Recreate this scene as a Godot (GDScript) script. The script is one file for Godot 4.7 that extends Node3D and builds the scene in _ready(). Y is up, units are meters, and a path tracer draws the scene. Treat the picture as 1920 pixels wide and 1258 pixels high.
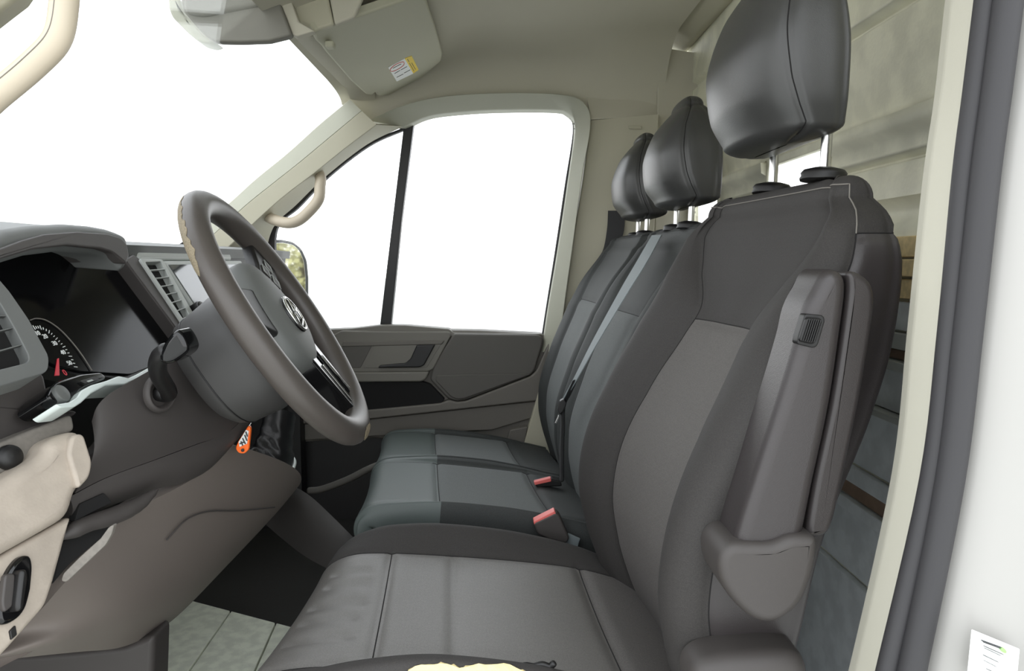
extends Node3D
# Cab of a delivery van seen through the open driver's door. x runs to the rear, y up, -z across the cab; metres.

const FOCAL := 1390.0
const EYE := Vector3(0, 0.8, 0)
var lens_basis := Basis.from_euler(Vector3(deg_to_rad(-5.7), deg_to_rad(-1.0), 0))
var M := {}

# ---------------------------------------------------------------- the scene
func _ready() -> void:
	var cam := Camera3D.new()
	cam.name = "camera"
	cam.fov = rad_to_deg(2.0 * atan(629.0 / FOCAL))
	cam.near = 0.02
	cam.transform = Transform3D(lens_basis, EYE)
	add_child(cam)
	var env := Environment.new()
	var sky := Sky.new()
	var sm := ProceduralSkyMaterial.new()
	sm.sky_top_color = Color(0.96, 0.98, 1.0)
	sm.sky_horizon_color = Color(1.0, 1.0, 1.0)
	sm.ground_horizon_color = Color(0.95, 0.95, 0.94)
	sm.ground_bottom_color = Color(0.9, 0.9, 0.88)
	sm.sun_angle_max = 0.0
	sky.sky_material = sm
	env.background_mode = Environment.BG_SKY
	env.sky = sky
	env.background_energy_multiplier = 3.0
	env.tonemap_mode = Environment.TONE_MAPPER_LINEAR
	env.tonemap_exposure = 1.0
	env.sdfgi_enabled = true
	env.ssao_enabled = true
	env.ssil_enabled = true
	var we := WorldEnvironment.new()
	we.name = "world"
	we.environment = env
	add_child(we)
	make_materials()
	build_shell()
	build_seats()
	build_dash()
	build_wheel()
	build_belts()
	build_fittings()
	build_outside()

# ---------------------------------------------------------------- measuring helpers
func ray(px, py) -> Vector3:
	return lens_basis * Vector3((px - 960.0) / FOCAL, (629.0 - py) / FOCAL, -1.0)

func at(px, py, d) -> Vector3:                      # the point at distance d across the cab
	var r := ray(px, py)
	return EYE + r * (d / -r.z)

func on(px, py, p: Vector3, n: Vector3) -> Vector3: # the point on a plane of the cab
	var r := ray(px, py)
	return EYE + r * ((p - EYE).dot(n) / r.dot(n))

func ats(pts: Array, d) -> Array:
	var o := []
	for p in pts: o.append(at(p[0], p[1], p[2] if p.size() > 2 else d))
	return o

func ons(pts: Array, p: Vector3, n: Vector3) -> Array:
	var o := []
	for q in pts: o.append(on(q[0], q[1], p, n))
	return o

func v3s(pts: Array) -> Array:
	var o := []
	for p in pts: o.append(Vector3(p[0], p[1], p[2]))
	return o

# ---------------------------------------------------------------- curves
func spl(pts: Array, n: int, closed := false) -> Array:   # Catmull-Rom, n steps a span
	var o := []
	var c := pts.size()
	for i in (c if closed else c - 1):
		var a = pts[(i - 1 + c) % c] if closed or i > 0 else pts[i] * 2.0 - pts[i + 1]
		var b = pts[i]
		var d = pts[(i + 1) % c]
		var e = pts[(i + 2) % c] if closed or i + 2 < c else d * 2.0 - b
		for k in n:
			var t := float(k) / n
			o.append(0.5 * (2.0 * b + (d - a) * t + (2.0 * a - 5.0 * b + 4.0 * d - e) * t * t + (3.0 * b - a - 3.0 * d + e) * t * t * t))
	if not closed: o.append(pts[c - 1])
	return o

func rnd(pts: Array, r: float, n := 4) -> Array:          # round the corners of a polygon
	var o := []
	var c := pts.size()
	for i in c:
		var a: Vector3 = pts[(i - 1 + c) % c]
		var b: Vector3 = pts[i]
		var d: Vector3 = pts[(i + 1) % c]
		var u := (a - b)
		var w := (d - b)
		if u.angle_to(w) > 2.9:
			o.append(b)
			continue
		var p := b + u.normalized() * minf(r, u.length() * 0.45)
		var q := b + w.normalized() * minf(r, w.length() * 0.45)
		for k in n + 1:
			var t := float(k) / n
			o.append(p * (1 - t) * (1 - t) + b * 2 * t * (1 - t) + q * t * t)
	return o

func resample(pts: Array, n: int) -> Array:
	var l := [0.0]
	for i in range(1, pts.size()): l.append(l[-1] + (pts[i] - pts[i - 1]).length())
	var o := []
	var k := 0
	for i in n:
		var s: float = l[-1] * i / (n - 1)
		while k < pts.size() - 2 and l[k + 1] < s: k += 1
		var t: float = (s - l[k]) / maxf(l[k + 1] - l[k], 1e-9)
		o.append(pts[k].lerp(pts[k + 1], clampf(t, 0, 1)))
	return o

func look(tab: Array, y: float) -> float:                 # piecewise smooth table lookup, [[y, value], ...] ascending
	if y <= tab[0][0]: return tab[0][1]
	for i in range(1, tab.size()):
		if y <= tab[i][0]:
			var t: float = (y - tab[i - 1][0]) / (tab[i][0] - tab[i - 1][0])
			var a: float = tab[maxi(i - 2, 0)][1]
			var b: float = tab[i - 1][1]
			var c: float = tab[i][1]
			var d: float = tab[mini(i + 1, tab.size() - 1)][1]
			var m0: float = (c - a) * 0.5 if i > 1 else c - b
			var m1: float = (d - b) * 0.5 if i + 1 < tab.size() else c - b
			if (c - b) * (b - a) <= 0 and i > 1: m0 = 0.0
			if (d - c) * (c - b) <= 0 and i + 1 < tab.size(): m1 = 0.0
			var t2 := t * t
			var t3 := t2 * t
			return (2 * t3 - 3 * t2 + 1) * b + (t3 - 2 * t2 + t) * m0 + (-2 * t3 + 3 * t2) * c + (t3 - t2) * m1
	return tab[-1][1]

# ---------------------------------------------------------------- mesh helpers; a shape is {v, n, i}
func shape() -> Dictionary:
	return {"v": PackedVector3Array(), "n": PackedVector3Array(), "i": PackedInt32Array()}

func tri(g: Dictionary, a: int, b: int, c: int) -> void:
	var v: PackedVector3Array = g.v
	var x := (v[b] - v[a]).cross(v[c] - v[a])
	if x.length_squared() < 1e-18: return
	var i: PackedInt32Array = g.i
	if x.dot(g.n[a] + g.n[b] + g.n[c]) > 0:
		i.append(a); i.append(c); i.append(b)
	else:
		i.append(a); i.append(b); i.append(c)
	g.i = i

func grid_normals(P: Array, wrap: bool, rows_wrap := false) -> Array:
	var N := []
	var R := P.size()
	for r in R:
		var row: Array = P[r]
		var c := row.size()
		var out := []
		for k in c:
			var du: Vector3 = row[(k + 1) % c] - row[(k - 1 + c) % c] if wrap else row[mini(k + 1, c - 1)] - row[maxi(k - 1, 0)]
			var up = P[(r + 1) % R] if rows_wrap else P[mini(r + 1, R - 1)]
			var dn = P[(r - 1 + R) % R] if rows_wrap else P[maxi(r - 1, 0)]
			var n: Vector3 = du.cross(up[k] - dn[k])
			out.append(n.normalized() if n.length_squared() > 1e-16 else Vector3.ZERO)
		N.append(out)
	for r in R:
		for k in P[r].size():
			if N[r][k] == Vector3.ZERO:
				var s := Vector3.ZERO
				for q in P[r].size():
					s += N[clampi(r - 1, 0, R - 1)][q] + N[clampi(r + 1, 0, R - 1)][q]
				N[r][k] = s.normalized() if s.length_squared() > 1e-9 else Vector3.UP
	return N

func orient(P: Array, N: Array, toward = null) -> void:   # turn the normals to point at «toward», or out of each row's middle
	var s := 0.0
	for r in P.size():
		var mid := Vector3.ZERO
		for p in P[r]: mid += p
		mid /= P[r].size()
		for k in P[r].size():
			s += N[r][k].dot(toward if toward != null else P[r][k] - mid)
	if s < 0:
		for r in N.size():
			for k in N[r].size(): N[r][k] = -N[r][k]

func emit(g: Dictionary, P: Array, N: Array, wrap := false, rows_wrap := false) -> void:
	var at0: int = g.v.size()
	var c: int = P[0].size()
	var v: PackedVector3Array = g.v
	var n: PackedVector3Array = g.n
	for r in P.size():
		for k in c:
			v.append(P[r][k]); n.append(N[r][k])
	g.v = v; g.n = n
	for r in (P.size() if rows_wrap else P.size() - 1):
		var r2 := (r + 1) % P.size()
		for k in (c if wrap else c - 1):
			var k2 := (k + 1) % c
			tri(g, at0 + r * c + k, at0 + r * c + k2, at0 + r2 * c + k2)
			tri(g, at0 + r * c + k, at0 + r2 * c + k2, at0 + r2 * c + k)

func loft(g: Dictionary, P: Array, caps := true, rows_wrap := false) -> Dictionary:   # closed sections
	var N := grid_normals(P, true, rows_wrap)
	orient(P, N)
	emit(g, P, N, true, rows_wrap)
	if caps and not rows_wrap:
		for e in [0, P.size() - 1]:
			var dir: Vector3 = (P[e][0] - P[1 if e == 0 else e - 1][0]).normalized()
			fan(g, P[e], dir)
	return g

func fan(g: Dictionary, pts: Array, dir: Vector3) -> void:
	var mid := Vector3.ZERO
	for p in pts: mid += p
	mid /= pts.size()
	var nn := Vector3.ZERO
	for k in pts.size(): nn += (pts[k] - mid).cross(pts[(k + 1) % pts.size()] - mid)
	if nn.length_squared() < 1e-14: return
	nn = nn.normalized()
	if nn.dot(dir) < 0: nn = -nn
	var a: int = g.v.size()
	g.v.append(mid); g.n.append(nn)
	for p in pts: g.v.append(p); g.n.append(nn)
	for k in pts.size(): tri(g, a, a + 1 + k, a + 1 + (k + 1) % pts.size())

func sheet(g: Dictionary, P: Array, toward: Vector3, thick: float) -> Dictionary:     # a curved panel with thickness
	var N := grid_normals(P, false)
	orient(P, N, toward)
	emit(g, P, N)
	var Q := []
	var NN := []
	for r in P.size():
		var a := []
		var b := []
		for k in P[r].size():
			a.append(P[r][k] - N[r][k] * thick); b.append(-N[r][k])
		Q.append(a); NN.append(b)
	emit(g, Q, NN)
	var R := P.size() - 1
	var C: int = P[0].size() - 1
	var edge := []
	var edge2 := []
	for k in C: edge.append(P[0][k]); edge2.append(Q[0][k])
	for r in R: edge.append(P[r][C]); edge2.append(Q[r][C])
	for k in C: edge.append(P[R][C - k]); edge2.append(Q[R][C - k])
	for r in R: edge.append(P[R - r][0]); edge2.append(Q[R - r][0])
	var E := [edge, edge2]
	var EN := grid_normals(E, true)
	orient(E, EN)
	emit(g, E, EN, true)
	return g

func patch(g: Dictionary, A: Array, B: Array, toward: Vector3, bulge: float, thick: float, nu := 24, nv := 8) -> Dictionary:
	A = resample(A, nu)
	B = resample(B, nu)
	var P := []
	for r in nv + 1:
		var t := float(r) / nv
		var row := []
		for k in nu: row.append(A[k].lerp(B[k], t) + toward * bulge * sin(PI * t))
		P.append(row)
	return sheet(g, P, toward, thick)

func newell(pts: Array) -> Vector3:
	var n := Vector3.ZERO
	for k in pts.size():
		var a: Vector3 = pts[k]
		var b: Vector3 = pts[(k + 1) % pts.size()]
		n += Vector3((a.y - b.y) * (a.z + b.z), (a.z - b.z) * (a.x + b.x), (a.x - b.x) * (a.y + b.y))
	return n.normalized()

# a flat plate with a rounded front edge; its front is the given outline, facing «toward» (the open door if left out)
func slab(g: Dictionary, pts: Array, thick: float, bevel := 0.003, corner := 0.004, toward = null, push = null) -> Dictionary:
	if corner > 0: pts = rnd(pts, maxf(corner, bevel * 1.1))
	var mid := Vector3.ZERO
	for p in pts: mid += p
	mid /= pts.size()
	var n := newell(pts)
	if n.dot(toward if toward != null else EYE - mid) < 0: n = -n
	var e1: Vector3 = (pts[1] - pts[0]).normalized()
	e1 = (e1 - n * e1.dot(n)).normalized()
	var e2 := n.cross(e1)
	var c := pts.size()
	var flat := PackedVector2Array()
	for p in pts: flat.append(Vector2((p - mid).dot(e1), (p - mid).dot(e2)))
	var area := 0.0
	for k in c: area += flat[k].cross(flat[(k + 1) % c])
	var sgn := 1.0 if area > 0 else -1.0
	var outs := []
	for k in c:
		var d1 := (flat[k] - flat[(k - 1 + c) % c])
		var d2 := (flat[(k + 1) % c] - flat[k])
		var n1 := Vector2(d1.y, -d1.x).normalized() * sgn
		var n2 := Vector2(d2.y, -d2.x).normalized() * sgn
		var m := (n1 + n2)
		m = m.normalized() if m.length() > 0.05 else n1
		outs.append(e1 * m.x + e2 * m.y)
	var P := []
	var N := []
	var S := 4 if bevel > 0.002 else 2
	for s in S + 1:
		var a := PI / 2 * s / S
		var row := []
		var nr := []
		for k in c:
			row.append(pts[k] - outs[k] * bevel * (1 - sin(a)))
			nr.append((n * cos(a) + outs[k] * sin(a)).normalized())
		for again in 12:                                  # an inset edge that runs backwards is drawn together
			var crossed := false
			for k in c:
				var k2 := (k + 1) % c
				if (row[k2] - row[k]).dot(pts[k2] - pts[k]) < -1e-12:
					var h: Vector3 = (row[k] + row[k2]) / 2
					row[k] = h
					row[k2] = h
					crossed = true
			if not crossed: break
		for k in c: row[k] -= n * bevel * (1 - cos(a))
		P.append(row); N.append(nr)
	var last := []
	for k in c: last.append(pts[k] + (push if push != null else n * -thick))
	P.append(last); N.append(outs)
	emit(g, P, N, true)
	var f2 := PackedVector2Array()
	for p in P[0]: f2.append(Vector2((p - mid).dot(e1), (p - mid).dot(e2)))
	var t := Geometry2D.triangulate_polygon(f2)
	if t.is_empty(): t = Geometry2D.triangulate_polygon(flat)
	for side in [[P[0], n], [last, -n]]:
		var a0: int = g.v.size()
		for p in side[0]: g.v.append(p); g.n.append(side[1])
		for k in range(0, t.size(), 3): tri(g, a0 + t[k], a0 + t[k + 1], a0 + t[k + 2])
	return g

# a strip between two outlines A and B of the same length in order, with thickness to the back
func band(g: Dictionary, A: Array, B: Array, toward: Vector3, thick: float, bevel := 0.004, closed := false, n := 60) -> Dictionary:
	if closed:
		A = A + [A[0]]
		B = B + [B[0]]
	A = resample(A, n)
	B = resample(B, n)
	var m := n - 1 if closed else n
	var face := []
	var left := []
	var right := []
	var rear := []
	for k in m:
		var a: Vector3 = A[k]
		var b: Vector3 = B[k]
		var w := (b - a).normalized()
		var f := bevel * 0.3
		face.append([a - toward * bevel, a + w * f - toward * f, a + w * bevel, b - w * bevel, b - w * f - toward * f, b - toward * bevel])
		left.append([a - toward * thick, a - toward * bevel])
		right.append([b - toward * thick, b - toward * bevel])
		rear.append([a - toward * thick, b - toward * thick])
	for q in [[face, toward, 0], [left, Vector3.ZERO, -1], [right, Vector3.ZERO, 1], [rear, -toward, 0]]:
		var N := grid_normals(q[0], false, closed)
		if q[2] == 0: orient(q[0], N, q[1])
		else:
			for k in m:
				for e in 2:
					if N[k][e].dot(B[k] - A[k]) * q[2] < 0: N[k][e] = -N[k][e]
		emit(g, q[0], N, false, closed)
	if not closed:
		for e in [[0, 1], [m - 1, m - 2]]: fan(g, [face[e[0]][0], face[e[0]][2], face[e[0]][3], face[e[0]][5], rear[e[0]][1], rear[e[0]][0]], A[e[0]] - A[e[1]])
	return g

func tube(g: Dictionary, pts: Array, rad, closed := false, sides := 10, squash := 1.0) -> Dictionary:
	var c := pts.size()
	var P := []
	var T: Vector3 = (pts[1] - pts[0]).normalized()
	var u := T.cross(Vector3.UP if absf(T.y) < 0.9 else Vector3.RIGHT).normalized()
	for k in c:
		var t: Vector3 = (pts[(k + 1) % c] - pts[(k - 1 + c) % c]) if closed else pts[mini(k + 1, c - 1)] - pts[maxi(k - 1, 0)]
		t = t.normalized()
		u = (u - t * u.dot(t)).normalized()
		var w := t.cross(u)
		var r: float = rad[k] if rad is Array else rad
		var row := []
		for s in sides:
			var a := TAU * s / sides
			row.append(pts[k] + u * cos(a) * r + w * sin(a) * r * squash)
		if not closed and k == 0:
			for e in [0.05, 0.55, 0.87]:
				var cap := []
				for q in row: cap.append(pts[0] + (q - pts[0]) * e - t * r * sqrt(1 - e * e) * 0.7)
				P.append(cap)
		P.append(row)
		if not closed and k == c - 1:
			for e in [0.87, 0.55, 0.05]:
				var cap := []
				for q in row: cap.append(pts[k] + (q - pts[k]) * e + t * r * sqrt(1 - e * e) * 0.7)
				P.append(cap)
	return loft(g, P, false, closed)

func lathe(g: Dictionary, o: Vector3, axis: Vector3, prof: Array, seg := 28) -> Dictionary:   # prof: [radius, height along the axis]
	axis = axis.normalized()
	var u := axis.cross(Vector3.UP if absf(axis.y) < 0.9 else Vector3.RIGHT).normalized()
	var w := axis.cross(u)
	var P := []
	for p in prof:
		var row := []
		for s in seg: row.append(o + axis * p[1] + (u * cos(TAU * s / seg) + w * sin(TAU * s / seg)) * maxf(p[0], 0.00005))
		P.append(row)
	return loft(g, P, true)

func rbox(g: Dictionary, c: Vector3, s: Vector3, b := 0.004, basis := Basis()) -> Dictionary:
	var h := s / 2
	var pts := []
	for q in [[-1, -1], [1, -1], [1, 1], [-1, 1]]: pts.append(c + basis * Vector3(q[0] * h.x, q[1] * h.y, h.z))
	return slab(g, pts, s.z, b, b, basis.z)

# ---------------------------------------------------------------- nodes
var taken := {}
func numbered(parent: Node, called: String) -> String:
	var key := str(parent.get_instance_id()) + called
	var k: int = taken.get(key, 0)
	taken[key] = k + 1
	return called if k == 0 else "%s_%03d" % [called, k]

func base_of(n: Node) -> Vector3:
	var p := Vector3.ZERO
	while n is Node3D and n != self:
		p += n.position
		n = n.get_parent()
	return p

func thing(called: String, label: String, category: String, where: Vector3, group := "") -> Node3D:
	var o := Node3D.new()
	o.name = numbered(self, called)
	o.position = where
	add_child(o, true)
	tag(o, label, category, group)
	return o

func tag(o: Node, label: String, category := "", group := "", kind := "") -> Node:
	o.set_meta("label", label)
	if category: o.set_meta("category", category)
	if group: o.set_meta("group", group)
	if kind: o.set_meta("kind", kind)
	return o

func part(called: String, g: Dictionary, material: Material, parent: Node, label := "") -> MeshInstance3D:
	var o := MeshInstance3D.new()
	o.name = numbered(parent, called)
	var b := base_of(parent)
	var v: PackedVector3Array = g.v
	if b != Vector3.ZERO:
		for k in v.size(): v[k] -= b
	var a := []
	a.resize(Mesh.ARRAY_MAX)
	a[Mesh.ARRAY_VERTEX] = v
	a[Mesh.ARRAY_NORMAL] = g.n
	a[Mesh.ARRAY_INDEX] = g.i
	var m := ArrayMesh.new()
	m.add_surface_from_arrays(Mesh.PRIMITIVE_TRIANGLES, a)
	m.surface_set_material(0, material)
	o.mesh = m
	parent.add_child(o, true)
	if label: o.set_meta("label", label)
	return o

func struct(called: String, g: Dictionary, material: Material, label := "") -> MeshInstance3D:
	var o := part(called, g, material, self, label)
	o.set_meta("kind", "structure")
	return o

func lettering(text: String, size: float, where: Vector3, basis: Basis, material: Material, parent: Node, called := "lettering") -> void:
	var t := TextMesh.new()
	t.text = text
	t.font_size = 32
	t.pixel_size = size / 32.0
	t.depth = 0.0006
	t.curve_step = 2.0
	t.material = material
	var o := MeshInstance3D.new()
	o.name = numbered(parent, called)
	o.mesh = t
	o.transform = Transform3D(basis, where - base_of(parent))
	parent.add_child(o, true)

# ---------------------------------------------------------------- materials
func noise(freq: float, kind := FastNoiseLite.TYPE_SIMPLEX_SMOOTH, octaves := 3, sd := 1) -> FastNoiseLite:
	var f := FastNoiseLite.new()
	f.seed = sd
	f.noise_type = kind
	f.frequency = freq
	f.fractal_octaves = octaves
	return f

func tex(f: FastNoiseLite, as_normal: bool, strength := 2.0, ramp: Gradient = null, size := 512) -> NoiseTexture2D:
	var t := NoiseTexture2D.new()
	t.width = size
	t.height = size
	t.seamless = true
	t.noise = f
	t.as_normal_map = as_normal
	t.bump_strength = strength
	if ramp: t.color_ramp = ramp
	return t

func ramp(a: Color, b: Color, lo := 0.3, hi := 0.7) -> Gradient:
	var g := Gradient.new()
	g.set_color(0, a); g.set_offset(0, lo)
	g.set_color(1, b); g.set_offset(1, hi)
	return g

var maps := {}
func mat(c: Color, rough: float, grain := "", grain_size := 0.1, depth := 0.5, tint := "", tint_size := 0.5, spec := 0.5, metal := 0.0) -> StandardMaterial3D:
	var m := StandardMaterial3D.new()
	m.albedo_color = c
	m.roughness = rough
	m.metallic = metal
	m.metallic_specular = spec
	if grain:
		m.uv1_triplanar = true
		m.uv1_world_triplanar = true
		m.uv1_scale = Vector3.ONE / grain_size
		m.normal_enabled = true
		m.normal_texture = maps[grain]
		m.normal_scale = depth
	if tint:
		m.detail_enabled = false
		if not grain:
			m.uv1_triplanar = true
			m.uv1_world_triplanar = true
			m.uv1_scale = Vector3.ONE / tint_size
		m.albedo_texture = maps[tint]
	return m

func rgb(r, g, b) -> Color:
	return Color(r / 255.0, g / 255.0, b / 255.0)

func make_materials() -> void:
	maps.leather = tex(noise(0.09, FastNoiseLite.TYPE_CELLULAR, 2, 3), true, 3.0)
	maps.weave = tex(noise(0.22, FastNoiseLite.TYPE_VALUE, 2, 5), true, 3.0)
	maps.plastic = tex(noise(0.16, FastNoiseLite.TYPE_SIMPLEX_SMOOTH, 3, 7), true, 2.0)
	maps.mottle = tex(noise(0.012, FastNoiseLite.TYPE_SIMPLEX_SMOOTH, 5, 11), false, 1.0, ramp(Color(0.93, 0.93, 0.93), Color.WHITE))
	maps.dirt = tex(noise(0.02, FastNoiseLite.TYPE_SIMPLEX_SMOOTH, 6, 13), false, 1.0, ramp(Color(0.84, 0.84, 0.81), Color.WHITE, 0.35, 0.62))
	maps.fleck = tex(noise(0.25, FastNoiseLite.TYPE_VALUE, 2, 17), false, 1.0, ramp(Color(0.7, 0.7, 0.7), Color.WHITE, 0.2, 0.8))
	M.seat_leather = mat(rgb(54, 50, 50), 0.38, "leather", 0.06, 0.35)
	M.seat_cloth = mat(rgb(60, 57, 55), 0.75, "weave", 0.05, 0.5, "fleck")
	M.seat_insert = mat(rgb(108, 104, 101), 0.78, "weave", 0.05, 0.6, "fleck")
	M.seat_worn = mat(rgb(122, 119, 115), 0.42, "weave", 0.05, 0.35, "fleck")
	M.bench_cloth = mat(rgb(58, 61, 60), 0.7, "weave", 0.05, 0.5, "fleck")
	M.bench_front = mat(rgb(82, 90, 88), 0.5, "leather", 0.06, 0.3)
	M.bench_insert = mat(rgb(116, 120, 119), 0.8, "weave", 0.05, 0.7, "fleck")
	M.headrest = mat(rgb(60, 60, 59), 0.36, "leather", 0.05, 0.3)
	M.piping = mat(rgb(120, 116, 110), 0.7)
	M.seam = mat(rgb(24, 22, 22), 0.9)
	M.black = mat(rgb(22, 21, 21), 0.45, "plastic", 0.04, 0.2)
	M.black_gloss = mat(rgb(14, 14, 15), 0.08)
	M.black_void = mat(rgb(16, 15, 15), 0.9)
	M.dark_plastic = mat(rgb(64, 60, 58), 0.55, "plastic", 0.04, 0.35)
	M.dash_brown = mat(rgb(110, 102, 96), 0.6, "plastic", 0.05, 0.3)
	M.dash_grey = mat(rgb(98, 100, 98), 0.55, "plastic", 0.04, 0.4)
	M.mid_grey = mat(rgb(120, 115, 108), 0.6, "plastic", 0.05, 0.3, "mottle")
	M.beige = mat(rgb(176, 165, 152), 0.6, "plastic", 0.3, 0.2, "mottle")
	M.liner = mat(rgb(186, 182, 166), 0.9, "weave", 0.06, 0.3)
	M.pillar = mat(rgb(176, 172, 152), 0.6, "plastic", 0.06, 0.2)
	M.frame = mat(rgb(168, 168, 152), 0.55, "plastic", 0.06, 0.15)
	M.handle = mat(rgb(196, 184, 164), 0.5, "plastic", 0.06, 0.15)
	M.door = mat(rgb(104, 100, 93), 0.6, "plastic", 0.05, 0.3)
	M.door_dark = mat(rgb(86, 83, 78), 0.6, "plastic", 0.05, 0.3)
	M.door_light = mat(rgb(112, 109, 101), 0.55, "plastic", 0.05, 0.2)
	M.bulkhead = mat(rgb(232, 230, 208), 0.5, "plastic", 0.6, 0.1, "mottle")
	M.bulkhead_grey = mat(rgb(216, 222, 224), 0.5, "", 0.2, 0.1, "mottle", 0.4)
	M.strip = mat(rgb(198, 195, 180), 0.8, "plastic", 0.05, 0.3)
	M.paint = mat(rgb(166, 164, 160), 0.3)
	M.rubber = mat(rgb(50, 49, 51), 0.6, "plastic", 0.05, 0.3)
	M.wheel = mat(rgb(72, 67, 63), 0.4, "leather", 0.05, 0.3)
	M.wheel_worn = mat(rgb(140, 128, 106), 0.7, "plastic", 0.03, 0.8, "dirt")
	M.shroud = mat(rgb(58, 57, 56), 0.5, "plastic", 0.04, 0.3)
	M.chrome = mat(rgb(214, 214, 212), 0.2, "", 0.1, 0, "", 0.1, 0.5, 1.0)
	M.silver = mat(rgb(216, 226, 222), 0.25)
	M.light_grey = mat(rgb(176, 180, 176), 0.5, "plastic", 0.04, 0.2)
	M.orange = mat(rgb(255, 110, 20), 0.4)
	M.red = mat(rgb(226, 110, 104), 0.4)
	M.needle = mat(rgb(214, 50, 66), 0.5)
	M.white = mat(rgb(236, 238, 236), 0.6)
	M.print = mat(rgb(60, 62, 64), 0.7)
	M.yellow = mat(rgb(240, 208, 60), 0.6)
	M.green = mat(rgb(150, 205, 120), 0.6)
	M.foam = mat(rgb(240, 220, 160), 0.95, "weave", 0.08, 1.0)
	M.belt = mat(rgb(120, 128, 130), 0.6, "weave", 0.03, 0.5)
	M.belt_dark = mat(rgb(34, 34, 35), 0.65, "weave", 0.03, 0.5)
	M.wood = mat(rgb(236, 212, 158), 0.7, "", 0.1, 0, "mottle", 0.1)
	M.rust = mat(rgb(140, 118, 100), 0.8, "", 0.1, 0, "mottle", 0.2)
	M.mat_rubber = mat(rgb(236, 240, 222), 0.85, "plastic", 0.25, 0.4, "mottle")
	M.carpet = mat(rgb(52, 51, 48), 0.95, "weave", 0.06, 0.8)
	M.ground = mat(rgb(205, 205, 200), 0.9)
	M.screen = mat(rgb(60, 64, 64), 0.06, "", 0.1, 0, "", 0.1, 0.7)
	M.visor = mat(rgb(176, 174, 154), 0.75, "plastic", 0.05, 0.3)
	M.leaf = mat(rgb(190, 186, 140), 0.7)
	M.bark = mat(rgb(96, 84, 70), 0.9)
	M.cluster = mat(rgb(10, 10, 12), 0.12, "", 0.1, 0, "", 0.1, 0.22)
	M.gaiter = mat(rgb(26, 26, 27), 0.35, "leather", 0.04, 0.3)
	M.console = mat(rgb(118, 116, 107), 0.75, "plastic", 0.05, 0.3)
	M.foot = mat(rgb(46, 43, 41), 0.7, "plastic", 0.05, 0.3)
	M.mirror = mat(rgb(232, 234, 226), 0.03, "", 0.1, 0, "", 0.1, 0.5, 1.0)
	var gl := StandardMaterial3D.new()
	gl.transparency = BaseMaterial3D.TRANSPARENCY_ALPHA
	gl.albedo_color = Color(0.92, 0.97, 0.95, 0.04)
	gl.roughness = 0.02
	M.glass = gl

# ---------------------------------------------------------------- upholstery
# pushes the seam lines of a quilted surface inwards; seams: [column a, column b, row a, row b, depth, reach]
func stitch(P: Array, N: Array, seams: Array) -> void:
	var R := P.size()
	var C: int = P[0].size()
	var along := []
	for k in C: along.append([0.0])
	for r in range(1, R):
		for k in C: along[k].append(along[k][r - 1] + (P[r][k] - P[r - 1][k]).length())
	var moved := []
	for r in R:
		var arc := [0.0]
		for k in range(1, C): arc.append(arc[k - 1] + (P[r][k] - P[r][k - 1]).length())
		var row := []
		for k in C:
			var d := 0.0
			for s in seams:
				var dist := 1.0
				if s[0] == s[1]:
					dist = absf(arc[k] - arc[s[0]])
					if r < s[2]: dist += along[k][s[2]] - along[k][r]
					elif r > s[3]: dist += along[k][r] - along[k][s[3]]
				else:
					dist = absf(along[k][r] - along[k][s[2]])
					if k < s[0]: dist += arc[s[0]] - arc[k]
					elif k > s[1]: dist += arc[k] - arc[s[1]]
				var q: float = dist / s[5]
				if q < 3.0: d = maxf(d, s[4] * exp(-q * q))
			row.append(P[r][k] - N[r][k] * d)
		moved.append(row)
	for r in R: P[r] = moved[r]

func cut(P: Array, N: Array, c0: int, c1: int, r0: int, r1: int) -> Dictionary:
	var g := shape()
	var A := []
	var B := []
	var C: int = P[0].size()
	for r in range(r0, r1 + 1):
		var a := []
		var b := []
		for k in range(c0, c1 + 1):
			a.append(P[r][k % C]); b.append(N[r][k % C])
		A.append(a); B.append(b)
	emit(g, A, B)
	return g

func line_of(P: Array, N: Array, c0: int, c1: int, r0: int, r1: int, lift := 0.001) -> Array:
	var o := []
	if c0 == c1:
		for r in range(r0, r1 + 1): o.append(P[r][c0] + N[r][c0] * lift)
	else:
		for k in range(c0, c1 + 1): o.append(P[r0][k] + N[r0][k] * lift)
	return o

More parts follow.
